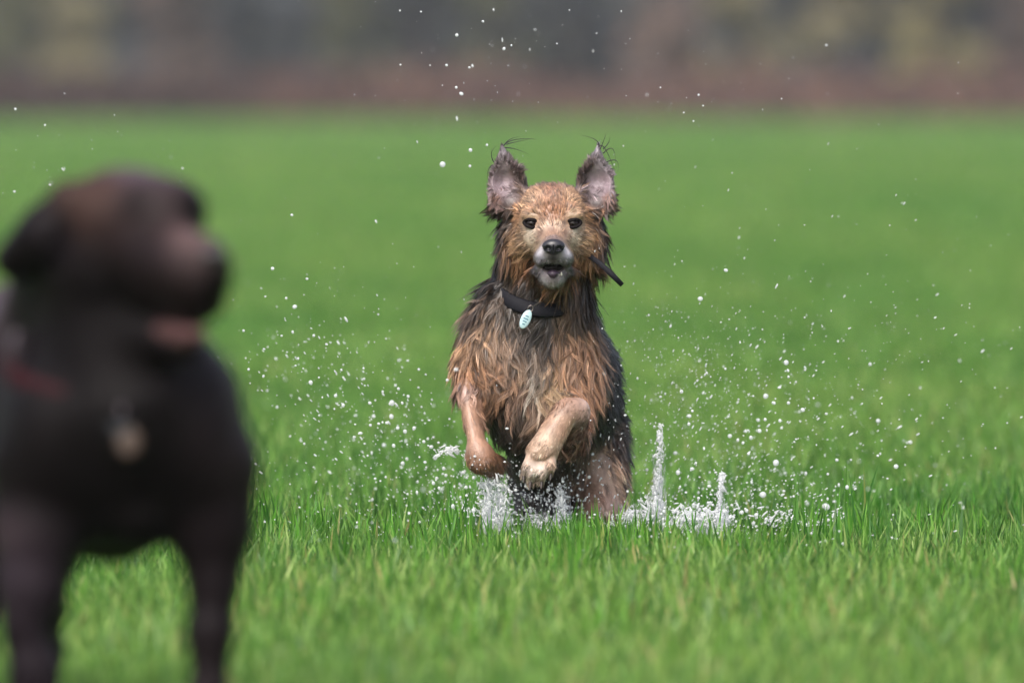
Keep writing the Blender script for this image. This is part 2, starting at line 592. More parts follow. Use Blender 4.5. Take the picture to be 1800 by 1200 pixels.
# ------------------------------------------------------------------ smooth solids (signed distance -> surface)
class Solid:
    def __init__(s):
        s.ops = []

    def ball(s, c, r, k=0.02, rot=None, sub=False):
        """ellipsoid"""
        r = np.array(r if hasattr(r, '__len__') else (r, r, r), float)
        s.ops.append(('e', np.array(c, float), r, k, rot, sub))
        return s

    def bone(s, a, b, ra, rb, k=0.02, sub=False):
        s.ops.append(('c', np.array(a, float), np.array(b, float), ra, rb, k, sub))
        return s

    def build(s, xs, ys, zs, noise=None):
        nx, ny, nz = len(xs), len(ys), len(zs)
        f = np.full((nx, ny, nz), 1.0, np.float32)
        for op in s.ops:
            if op[0] == 'e':
                _, c, r, k, rot, sub = op
                m = r.max() + 2.2 * k + 0.01
                lo, hi = c - m, c + m
            else:
                _, a, b, ra, rb, k, sub = op
                m = max(ra, rb) + 2.2 * k + 0.01
                lo, hi = np.minimum(a, b) - m, np.maximum(a, b) + m
            ix = slice(*np.searchsorted(xs, (lo[0], hi[0])))
            iy = slice(*np.searchsorted(ys, (lo[1], hi[1])))
            iz = slice(*np.searchsorted(zs, (lo[2], hi[2])))
            X, Y, Z = np.meshgrid(xs[ix], ys[iy], zs[iz], indexing='ij')
            if X.size == 0:
                continue
            P = np.stack([X, Y, Z], -1)
            if op[0] == 'e':
                q = P - c
                if rot is not None:
                    q = q @ np.array(rot)
                k0 = np.linalg.norm(q / r, axis=-1)
                k1 = np.linalg.norm(q / (r * r), axis=-1) + 1e-9
                d = k0 * (k0 - 1) / k1
            else:
                ab = b - a
                t = np.clip(((P - a) @ ab) / (ab @ ab), 0, 1)
                d = np.linalg.norm(P - (a + t[..., None] * ab), axis=-1) - (ra + (rb - ra) * t)
            g = f[ix, iy, iz]
            if sub:
                d = -d
                h = np.clip(0.5 - 0.5 * (g - d) / k, 0, 1)
                f[ix, iy, iz] = g * (1 - h) + d * h + k * h * (1 - h)
            else:
                h = np.clip(0.5 + 0.5 * (g - d) / k, 0, 1)
                f[ix, iy, iz] = g * (1 - h) + d * h - k * h * (1 - h)
        if noise:
            X, Y, Z = np.meshgrid(xs, ys, zs, indexing='ij')
            near = np.abs(f) < 0.03
            P = np.stack([X[near], Y[near], Z[near]], -1)
            for sc, am in noise:
                f[near] += am * (vnoise(P, sc) - 0.5)
        return surface_nets(f, xs, ys, zs)


def surface_nets(f, xs, ys, zs):
    ins = f < 0
    nx, ny, nz = f.shape
    cnt = np.zeros((nx - 1, ny - 1, nz - 1), np.int8)
    for a in (0, 1):
        for b in (0, 1):
            for c in (0, 1):
                cnt += ins[a:nx - 1 + a, b:ny - 1 + b, c:nz - 1 + c]
    act = (cnt > 0) & (cnt < 8)
    I, J, K = np.nonzero(act)
    idx = np.full(act.shape, -1, np.int64)
    idx[I, J, K] = np.arange(len(I))
    acc = np.zeros((len(I), 3))
    num = np.zeros(len(I))
    cs = [(a, b, c) for a in (0, 1) for b in (0, 1) for c in (0, 1)]
    for u in cs:
        for ax in range(3):
            if u[ax] == 1:
                continue
            v = list(u)
            v[ax] = 1
            fu = f[I + u[0], J + u[1], K + u[2]]
            fv = f[I + v[0], J + v[1], K + v[2]]
            m = (fu < 0) != (fv < 0)
            t = np.where(m, fu / np.where(m, fu - fv, 1), 0)
            p = np.stack([xs[I + u[0]], ys[J + u[1]], zs[K + u[2]]], -1)
            q = np.stack([xs[I + v[0]], ys[J + v[1]], zs[K + v[2]]], -1)
            acc += np.where(m[:, None], p + (q - p) * t[:, None], 0)
            num += m
    V = acc / num[:, None]
    F = []
    for ax in range(3):
        o = [(1, 0, 0), (0, 1, 0), (0, 0, 1)][ax]
        a = ins[:nx - o[0], :ny - o[1], :nz - o[2]]
        b = ins[o[0]:, o[1]:, o[2]:]
        ch = a != b
        i, j, k = np.nonzero(ch)
        g = np.stack([i, j, k], 1)
        o1, o2 = [(0, 1, 0), (1, 0, 0), (1, 0, 0)][ax], [(0, 0, 1), (0, 0, 1), (0, 1, 0)][ax]
        ok = (g @ np.array(o1) > 0) & (g @ np.array(o2) > 0)
        g = g[ok]
        s = a[i[ok], j[ok], k[ok]]
        lim = np.array(act.shape)
        ok2 = (g < lim).all(1)
        g, s = g[ok2], s[ok2]
        o1, o2 = np.array(o1), np.array(o2)
        c0, c1, c2, c3 = g - o1 - o2, g - o2, g, g - o1
        q = np.stack([idx[c[:, 0], c[:, 1], c[:, 2]] for c in (c0, c1, c2, c3)], 1)
        if ax == 1:
            s = ~s
        q[~s] = q[~s][:, ::-1]
        F.append(q)
    return V, np.concatenate(F)


def tri_normals(V, F):
    a, b, c = V[F[:, 0]], V[F[:, 1]], V[F[:, 2]]
    n = np.cross(b - a, c - a)
    ar = np.linalg.norm(n, axis=1)
    return n / (ar[:, None] + 1e-12), ar / 2


def vert_normals(V, F):
    T = np.concatenate([F[:, [0, 1, 2]], F[:, [0, 2, 3]]])
    a, b, c = V[T[:, 0]], V[T[:, 1]], V[T[:, 2]]
    n = np.cross(b - a, c - a)
    N = np.zeros_like(V)
    for k in range(3):
        np.add.at(N, T[:, k], n)
    return N / (np.linalg.norm(N, axis=1)[:, None] + 1e-12)


def scatter(V, F, VN, n, dens, r):
    """n points on the quad surface, thinned by dens(P) in 0..1"""
    T = np.concatenate([F[:, [0, 1, 2]], F[:, [0, 2, 3]]])
    a, b, c = V[T[:, 0]], V[T[:, 1]], V[T[:, 2]]
    ar = np.linalg.norm(np.cross(b - a, c - a), axis=1)
    w = ar * dens((a + b + c) / 3, VN[T[:, 0]])
    k = r.choice(len(T), n, p=w / w.sum())
    u, v = r.random(n), r.random(n)
    m = u + v > 1
    u[m], v[m] = 1 - u[m], 1 - v[m]
    P = a[k] + (b[k] - a[k]) * u[:, None] + (c[k] - a[k]) * v[:, None]
    N = VN[T[k, 0]] * (1 - u - v)[:, None] + VN[T[k, 1]] * u[:, None] + VN[T[k, 2]] * v[:, None]
    N /= np.linalg.norm(N, axis=1)[:, None] + 1e-12
    return P, N


def blobs(P, table, sharp=2.2):
    """blend of values by distance to the table's points: rows (point, radius, value...)"""
    C = np.array([t[0] for t in table])
    R = np.array([t[1] for t in table])
    Vv = np.array([np.atleast_1d(t[2]) for t in table], float)
    out = np.zeros((len(P), Vv.shape[1]))
    for s in range(0, len(P), 20000):
        d = np.linalg.norm(P[s:s + 20000, None, :] - C[None], axis=2) / R[None]
        w = 1.0 / (d ** (2 * sharp) + 0.02)
        out[s:s + 20000] = (w @ Vv) / w.sum(1)[:, None]
    return out


def fur_mesh(name, G0, GN, D, L, W, col, parent, mat, r, kids=9, spread=0.006, conv=0.85, grav=0.35, S=5, wave=0.12, lift=None, jit=0.18, tipcol=None):
    """wet coat: every guide hair carries kids that run together to one point"""
    n = len(G0)
    B = np.cross(D, GN)
    B /= np.linalg.norm(B, axis=1)[:, None] + 1e-9
    ph = r.uniform(0, math.tau, n)
    fr = r.uniform(2.0, 5.0, n)
    ts = np.linspace(0, 1, S + 1)
    K = n * kids
    gi = np.repeat(np.arange(n), kids)
    oa = r.uniform(0, math.tau, K)
    orad = spread * np.sqrt(r.random(K))
    if np.ndim(spread):
        orad = np.repeat(spread, kids) * np.sqrt(r.random(K))
    T1 = np.cross(GN, B)
    off = (B[gi] * np.cos(oa)[:, None] + T1[gi] * np.sin(oa)[:, None]) * orad[:, None]
    kl = L[gi] * r.uniform(0.75, 1.08, K)
    kd = D[gi] + r.normal(0, jit, (K, 3)) * 0.5
    kd /= np.linalg.norm(kd, axis=1)[:, None]
    cv = conv * r.uniform(0.6, 1.05, K)
    w = W[gi] * r.uniform(0.7, 1.3, K)
    side = np.cross(kd, GN[gi])
    side += r.normal(0, 0.35, (K, 3))
    side /= np.linalg.norm(side, axis=1)[:, None] + 1e-9
    rows = []
    down = np.array((0, 0, -1.0))
    for i, t in enumerate(ts):
        g = G0[gi] - GN[gi] * 0.002 + D[gi] * (kl * t * (1 - 0.0))[:, None]
        g = g + (kd - D[gi]) * (kl * t * (1 - cv * t))[:, None]
        g = g + off * (1 - cv * t ** 0.8)[:, None]
        g = g + down * (grav * kl * t * t)[:, None]
        g = g + B[gi] * (wave * L[gi] * t * np.sin(ph[gi] + fr[gi] * t))[:, None]
        ww = w * (1 - 0.9 * t ** 1.6) * 0.5
        if i < S:
            rows += [g - side * ww[:, None], g + side * ww[:, None]]
        else:
            rows.append(g)
    V = np.stack(rows, 1).reshape(-1, 3)
    k = 2 * S + 1
    base = (np.arange(K) * k)[:, None]
    F = []
    for s in range(S):
        a = 2 * s
        if s < S - 1:
            F += [base + np.array((a, a + 1, a + 3)), base + np.array((a, a + 3, a + 2))]
        else:
            F.append(base + np.array((a, a + 1, a + 2)))
    F = np.stack(F, 1).reshape(-1, 3)
    c = col[gi] * r.uniform(0.72, 1.3, (K, 1)) * np.repeat(r.uniform(0.8, 1.22, n), kids)[:, None]
    tt = np.array([(i // 2) / S for i in range(k)])
    tc = tipcol[gi] if tipcol is not None else c * 1.15
    C = (c[:, None, :] * (1 - tt[None, :, None]) + tc[:, None, :] * tt[None, :, None]).reshape(-1, 3)
    return mesh_from(name, V, F, mat, parent, col=np.clip(C, 0.002, 1), smooth=True)


# ------------------------------------------------------------------ the running dog
def rotx(a):
    c, s = math.cos(a), math.sin(a)
    return np.array(((1, 0, 0), (0, c, -s), (0, s, c)))


def rotz(a):
    c, s = math.cos(a), math.sin(a)
    return np.array(((c, -s, 0), (s, c, 0), (0, 0, 1)))


def roty(a):
    c, s = math.cos(a), math.sin(a)
    return np.array(((c, 0, s), (0, 1, 0), (-s, 0, c)))


def grid_axis(*spans):
    """(start, end, step) spans joined into one axis"""
    out = []
    for a, b, s in spans:
        out.append(np.arange(a, b - s * 0.3, s))
    out.append(np.array([spans[-1][1]]))
    return np.concatenate(out)


def ring_band(center, rx, ry, tilt, width, thick, mat, parent, name, drop=0.0, roll=0.0, n=72, zf=None, lean=0.0):
    """flat strap closed round a neck"""
    V, F = [], []
    for i in range(n):
        a = i / n * math.tau
        ca, sa = math.cos(a), math.sin(a)
        p = np.array((rx * ca, ry * sa, tilt * sa + roll * ca)) + center
        o = np.array((ca, sa, lean))
        o /= np.linalg.norm(o)
        u = np.array((-lean * ca, -lean * sa, 1.0))
        u /= np.linalg.norm(u)
        w = width / 2
        for s, q in ((-w, 0), (-w * 0.8, thick), (w * 0.8, thick), (w, 0)):
            V.append(p + u * s + o * q)
    for i in range(n):
        j = (i + 1) % n
        for k in range(4):
            F.append((i * 4 + k, j * 4 + k, j * 4 + (k + 1) % 4, i * 4 + (k + 1) % 4))
    return mesh_from(name, V, F, mat, parent)


def solid_mesh(name, sol, pad, step, mat, parent, col=None, noise=None):
    lo = np.full(3, 9.0)
    hi = np.full(3, -9.0)
    for op in sol.ops:
        if op[-1]:
            continue
        if op[0] == 'e':
            lo = np.minimum(lo, op[1] - op[2].max())
            hi = np.maximum(hi, op[1] + op[2].max())
        else:
            m = max(op[3], op[4])
            lo = np.minimum(lo, np.minimum(op[1], op[2]) - m)
            hi = np.maximum(hi, np.maximum(op[1], op[2]) + m)
    ax = [np.arange(lo[i] - pad, hi[i] + pad + step, step) for i in range(3)]
    V, F = sol.build(*ax, noise=noise)
    return mesh_from(name, V, F, mat, parent, col=col)


def main_dog():
    root = empty('dog', (0.06, 0.3, 0.0))
    tag(root, 'wet tan and black long haired dog bounding through water with both front paws raised', 'dog')
    s = Solid()
    # trunk
    s.ball(A(938, 655, .13), (.112, .105, .128), .03)
    s.ball(A(866, 618, .10), (.058, .075, .092), .03, rotz(.15))
    s.ball(A(886, 580, .10), (.036, .055, .045), .03)
    s.ball(A(1000, 650, .11), (.048, .070, .09), .03)
    s.ball(A(935, 718, .13), (.066, .08, .070), .035)
    s.bone(A(955, 640, .2), A(1002, 770, .5), .112, .085, .04)
    s.ball(A(975, 660, .30), (.105, .20, .115), .04)
    s.ball(A(998, 745, .46), (.088, .13, .115), .04)
    s.bone(A(948, 765, .17), A(975, 830, .42), .050, .07, .04)
    # neck
    s.bone(A(964, 430, .065), A(942, 600, .12), .068, .098, .03)
    s.ball(A(904, 420, .05), (.026, .045, .055), .025)
    s.ball(A(1038, 420, .05), (.026, .045, .055), .025)
    s.bone(A(975, 430, .08), A(955, 590, .2), .05, .085, .03)
    s.ball(A(876, 535, .08), (.026, .05, .040), .03)
    # head
    s.ball(A(970, 374, .022), (.063, .068, .050), .015)
    s.ball(A(970, 408, 0.0), (.060, .058, .048), .02)
    s.ball(A(930, 430, .018), (.030, .042, .034), .02)
    s.ball(A(1013, 430, .018), (.030, .042, .034), .02)
    s.ball(A(936, 378, -.034), (.016, .012, .010), .012)
    s.ball(A(1007, 378, -.034), (.016, .012, .010), .012)
    s.bone(A(971, 424, -.03), A(973, 442, -.102), .031, .0185, .02)
    s.ball(A(954, 452, -.066), (.0165, .040, .0165), .012)
    s.ball(A(992, 452, -.066), (.0165, .040, .0165), .012)
    s.bone(A(970, 484, .0), A(971, 487, -.070), .030, .0185, .015)
    s.ball(A(971, 486, -.052), (.0235, .034, .0165), .010)
    s.ball(A(948, 474, -.035), (.013, .033, .010), .01)
    s.ball(A(996, 474, -.035), (.013, .033, .010), .01)
    # mouth cut, eye sockets
    s.ball(A(972, 470, -.085), (.0180, .050, .0064), .004, sub=True)
    s.ball(A(935, 393, -.058), (.0125, .012, .0085), .008, sub=True)
    s.ball(A(1007, 393, -.058), (.0125, .012, .0085), .008, sub=True)
    # ears: cupped
    for sx, bx, tx in ((-1, 895, 883), (1, 1045, 1051)):
        mx = (bx + tx) / 2
        s.bone(A(bx, 342, .034), A(mx, 318, .031), .037, .031, .010)
        s.bone(A(mx, 318, .031), A(tx, 256, .020), .0305, .0022, .003)
        s.bone(A(bx, 340, -.004), A(mx, 318, .003), .030, .0255, .004, sub=True)
        s.bone(A(mx, 318, .003), A(tx, 268, .004), .0255, .0025, .003, sub=True)
    # fore leg on the left of the picture: forearm hanging, paw folded back
    s.bone(A(850, 640, .10), A(828, 685, .06), .045, .027, .03)
    s.bone(A(823, 685, .05), A(838, 775, .0), .0185, .0145, .012)
    s.bone(A(818, 695, .035), A(832, 770, -.008), .010, .009, .010)
    s.ball(A(840, 792, -.006), (.0215, .022, .020), .010)
    s.ball(A(847, 808, -.010), (.0235, .024, .021), .010)
    s.bone(A(846, 806, .0), A(862, 815, .03), .024, .021, .014)
    s.bone(A(862, 817, .03), A(874, 812, .062), .019, .014, .010)
    s.ball(A(872, 822, .03), (.012, .016, .010), .006)
    # fore leg on the right: wrist forward, paw hanging
    s.bone(A(1008, 660, .10), A(1002, 770, .03), .05, .030, .025)
    s.bone(A(1002, 770, .015), A(1011, 726, -.045), .027, .0245, .012)
    s.ball(A(1013, 720, -.052), (.0235, .021, .0215), .008)
    s.ball(A(1000, 716, -.062), (.018, .014, .016), .008)
    s.bone(A(994, 726, -.062), A(960, 782, -.085), .0235, .0255, .010)
    for dx_ in (-11, 0, 11):
        s.bone(A(988 + dx_ * .7, 735, -.078), A(952 + dx_, 795, -.104), .0055, .0065, .006)
    s.ball(A(952, 794, -.086), (.027, .018, .022), .008, roty(.4))
    for (ax_, ay_), (bx_, by_), ra in (((934, 800), (922, 832), .0095), ((943, 806), (933, 843), .0105), ((956, 808), (952, 842), .0105), ((968, 800), (968, 828), .0095)):
        s.bone(A(ax_, ay_, -.088), A((ax_ + bx_) / 2, (ay_ + by_) / 2 + 2, -.102), ra, ra, .006)
        s.bone(A((ax_ + bx_) / 2, (ay_ + by_) / 2 + 2, -.102), A(bx_, by_, -.094), ra, ra * .75, .004)
    # hind legs, pushing off the ground
    s.ball(A(1046, 810, .44), (.052, .10, .095), .03)
    s.bone(A(1052, 840, .38), A(1058, 905, .33), .050, .034, .02)
    s.bone(A(1058, 905, .33), A(1052, 950, .46), .03, .017, .015)
    s.bone(A(1052, 950, .46), A(1050, 975, .41), .016, .015, .01)
    s.ball(np.array((A(1050, 975, .38)[0], .37, .022)), (.024, .042, .02), .012)
    s.ball(A(948, 815, .43), (.045, .09, .08), .03)
    s.bone(A(945, 835, .37), A(940, 895, .31), .044, .032, .02)
    s.bone(A(940, 895, .31), A(945, 948, .44), .028, .017, .015)
    s.bone(A(945, 948, .44), A(943, 975, .39), .016, .015, .01)
    s.ball(np.array((A(943, 975, .36)[0], .35, .022)), (.024, .042, .02), .012)
    # tail, low behind
    s.bone(A(1000, 730, .58), A(990, 790, .72), .028, .022, .03)
    s.bone(A(990, 790, .72), A(985, 800, .90), .022, .012, .02)
    xs = grid_axis((-.17, -.09, .004), (-.09, .20, .003), (.20, .26, .006))
    ys = grid_axis((-.14, .10, .003), (.10, .95, .007))
    zs = grid_axis((-.01, .14, .006), (.14, .47, .0035), (.47, .78, .0027))
    V, F = s.build(xs, ys, zs)
    VN = vert_normals(V, F)

    def q(px, py, Y, R, c):
        c = srgb(*c)
        g = c.mean()
        face_ = 395 - 90 < py < 460 and 905 < px < 1040 and Y < .015
        k_ = .78 if face_ else .66
        if g < .075 and not face_:
            k_ = .42
        return (A(px, py, Y), R, (g + (c - g) * (.80 if face_ else .80)) * k_ * (1.12 if k_ > .6 else 1))
    coat = [
        q(970, 335, -.02, .018, (150, 102, 76)), q(930, 345, -.02, .022, (196, 152, 112)), q(1012, 345, -.02, .022, (192, 148, 108)),
        q(970, 372, -.05, .02, (172, 118, 82)), q(945, 360, -.04, .016, (190, 136, 96)), q(995, 360, -.04, .016, (190, 136, 96)),
        q(936, 375, -.05, .010, (190, 156, 122)), q(1008, 375, -.05, .010, (190, 156, 122)),
        q(905, 375, .0, .014, (196, 140, 92)), q(1037, 375, .0, .014, (190, 136, 90)),
        q(970, 400, -.07, .014, (166, 126, 100)), q(960, 395, -.06, .01, (205, 170, 140)), q(982, 395, -.06, .01, (205, 170, 140)),
        q(912, 425, -.0, .02, (196, 150, 104)), q(1031, 425, .0, .02, (192, 146, 100)), q(935, 415, -.04, .012, (206, 184, 160)), q(1008, 415, -.04, .012, (206, 184, 160)),
        q(925, 405, -.03, .008, (170, 140, 112)), q(1016, 405, -.03, .008, (170, 140, 112)), q(953, 392, -.05, .005, (70, 54, 48)), q(988, 392, -.05, .005, (70, 54, 48)), q(950, 408, -.06, .006, (130, 96, 74)), q(992, 408, -.06, .006, (130, 96, 74)),
        q(972, 418, -.09, .010, (118, 100, 98)), q(973, 426, -.11, .009, (84, 76, 84)),
        q(953, 444, -.095, .008, (184, 178, 184)), q(993, 444, -.095, .008, (184, 178, 184)), q(950, 462, -.095, .006, (88, 84, 96)), q(996, 462, -.095, .006, (88, 84, 96)), q(972, 478, -.1, .006, (76, 68, 84)), q(938, 436, -.06, .010, (176, 144, 112)), q(1008, 436, -.06, .010, (176, 144, 112)), q(950, 460, -.1, .010, (140, 136, 150)), q(996, 460, -.1, .010, (146, 142, 154)), q(938, 452, -.07, .008, (98, 94, 108)), q(1007, 452, -.07, .008, (110, 104, 116)),
        q(972, 456, -.12, .006, (60, 56, 62)), q(932, 462, -.06, .010, (84, 84, 98)), q(1013, 462, -.06, .010, (90, 88, 100)),
        q(971, 505, -.08, .008, (178, 170, 170)), q(971, 486, -.1, .007, (98, 88, 108)), q(958, 482, -.1, .005, (84, 80, 96)), q(985, 482, -.1, .005, (92, 86, 102)), q(945, 488, -.06, .010, (100, 94, 106)), q(998, 488, -.06, .010, (118, 110, 118)), q(955, 498, -.08, .007, (170, 164, 170)), q(988, 498, -.08, .007, (176, 170, 176)), q(937, 475, -.06, .007, (60, 58, 68)), q(1006, 475, -.06, .007, (64, 60, 70)),
        q(970, 515, -.04, .018, (158, 112, 66)), q(925, 485, .0, .02, (150, 100, 60)), q(1018, 485, .0, .02, (168, 116, 74)),
        # ears
        q(870, 288, .02, .014, (132, 116, 118)), q(896, 308, .015, .012, (138, 108, 96)), q(882, 322, .02, .024, (186, 160, 170)), q(886, 295, .03, .016, (176, 158, 164)), q(916, 312, .02, .012, (72, 58, 52)),
        q(882, 265, .02, .012, (140, 128, 136)), q(885, 300, .06, .03, (40, 34, 34)), q(1052, 300, .06, .03, (40, 34, 34)),
        q(1060, 290, .02, .018, (164, 150, 160)), q(1036, 290, .015, .010, (140, 112, 96)), q(1056, 322, .02, .024, (190, 164, 176)), q(1052, 295, .03, .016, (182, 166, 174)), q(1022, 312, .02, .012, (76, 60, 52)),
        q(1050, 265, .02, .012, (150, 138, 150)), q(868, 350, .02, .012, (178, 130, 104)), q(1074, 350, .02, .012, (178, 130, 104)),
        # ruff
        q(888, 372, .03, .022, (62, 50, 46)), q(880, 400, .04, .026, (66, 52, 44)), q(874, 440, .04, .026, (78, 60, 48)), q(898, 455, .02, .022, (150, 104, 66)),
        q(893, 430, .02, .016, (128, 90, 58)), q(1052, 370, .03, .022, (70, 62, 64)), q(1055, 400, .04, .026, (60, 48, 44)), q(1050, 435, .03, .024, (128, 88, 58)), q(1040, 460, .02, .022, (156, 106, 70)),
        q(970, 380, .12, .06, (44, 36, 34)), q(862, 395, .04, .02, (52, 44, 42)), q(862, 450, .04, .02, (64, 52, 46)), q(1078, 395, .04, .02, (56, 46, 44)), q(1068, 445, .04, .018, (84, 66, 56)), q(970, 480, .16, .07, (40, 34, 34)),
        # neck
        q(862, 520, .06, .032, (62, 54, 50)), q(900, 545, .03, .03, (96, 80, 66)), q(1042, 520, .06, .03, (78, 62, 54)), q(985, 540, .02, .03, (122, 96, 72)),
        q(945, 575, .03, .034, (74, 62, 52)), q(1020, 560, .04, .03, (86, 68, 54)), q(925, 515, .01, .03, (74, 60, 50)), q(900, 480, .04, .02, (70, 56, 48)),
        # chest and shoulders
        q(840, 585, .06, .03, (128, 104, 86)), q(828, 625, .06, .034, (188, 140, 98)), q(860, 600, .03, .03, (182, 140, 104)), q(835, 670, .05, .03, (156, 104, 62)), q(875, 650, .02, .028, (156, 112, 78)),
        q(945, 604, .02, .028, (84, 68, 56)), q(905, 640, .02, .022, (148, 114, 86)), q(945, 640, .01, .016, (140, 114, 90)), q(925, 665, .01, .014, (160, 126, 94)), q(1005, 600, .05, .03, (186, 136, 98)), q(1015, 650, .05, .036, (204, 150, 110)), q(985, 650, .03, .026, (192, 146, 106)),
        q(948, 660, .01, .013, (214, 202, 188)), q(938, 690, .01, .013, (216, 206, 190)), q(968, 690, .02, .02, (190, 154, 112)), q(905, 690, .03, .026, (146, 102, 72)), q(930, 722, .04, .022, (132, 104, 80)),
        q(1020, 700, .05, .026, (190, 130, 88)), q(985, 740, .06, .022, (108, 80, 60)), q(885, 738, .06, .028, (76, 60, 50)), q(940, 770, .1, .035, (52, 42, 38)), q(900, 790, .12, .03, (40, 36, 36)), q(880, 762, .09, .022, (66, 52, 44)), q(960, 790, .12, .03, (40, 36, 34)), q(915, 760, .08, .02, (70, 56, 46)),
        # saddle and flank
        q(1072, 590, .16, .035, (40, 38, 44)), q(1080, 650, .25, .05, (36, 36, 46)), q(1085, 720, .3, .05, (34, 34, 44)), q(1060, 760, .35, .03, (48, 42, 46)), q(1000, 600, .35, .1, (34, 32, 38)),
        q(950, 620, .3, .08, (34, 32, 38)), q(860, 640, .25, .06, (40, 36, 38)), q(1100, 720, .5, .05, (40, 38, 46)), q(1000, 700, .65, .1, (36, 34, 38)), q(1045, 560, .1, .02, (58, 50, 52)),
        # hind quarters
        q(1094, 800, .42, .03, (74, 60, 56)), q(1060, 765, .36, .03, (104, 80, 66)), q(1085, 750, .4, .02, (70, 58, 54)), q(1050, 800, .36, .035, (184, 142, 112)), q(1070, 850, .36, .035, (206, 164, 130)), q(1030, 840, .34, .03, (168, 128, 106)), q(1050, 900, .33, .035, (196, 150, 130)),
        q(990, 820, .34, .03, (84, 66, 56)), q(940, 830, .34, .035, (62, 50, 44)), q(935, 880, .32, .04, (56, 50, 50)), q(1050, 960, .42, .03, (150, 110, 86)), q(943, 960, .4, .03, (120, 92, 76)),
        # fore legs
        q(815, 690, .03, .014, (206, 162, 146)), q(830, 720, .03, .022, (190, 138, 104)), q(838, 770, -.01, .02, (196, 144, 112)), q(855, 815, .0, .024, (158, 106, 68)), q(850, 700, .06, .02, (110, 78, 58)),
        q(1020, 722, -.05, .015, (206, 168, 152)), q(1000, 715, -.06, .015, (198, 150, 124)), q(985, 750, -.08, .018, (200, 152, 118)), q(955, 790, -.1, .022, (212, 172, 140)), q(940, 828, -.11, .016, (222, 196, 176)),
        q(1010, 770, .04, .024, (164, 112, 84)), q(1020, 742, .0, .016, (190, 136, 104)),
        q(1000, 790, .72, .06, (40, 36, 38)),
    ]

    def colour(P):
        return blobs(P, coat, 2.0)
    tint = colour(V) * (0.85 + 0.3 * vnoise(V, 60))[:, None]
    tint = tint * (.72 + .56 * vnoise(V * np.array((1, 1, .22)), 190, 3))[:, None]
    skin = attr_mat('wet short coat', rough=0.36, spec=0.5, coat=0.22, bump=(260, 0.45, 0.004))
    body = mesh_from('body', V, F, skin, root, col=tint)

    # how the hair lies: point, radius, (dir, length, lift)
    def h(px, py, Y, R, d, L, lift):
        return (A(px, py, Y), R, (*d, L, lift))
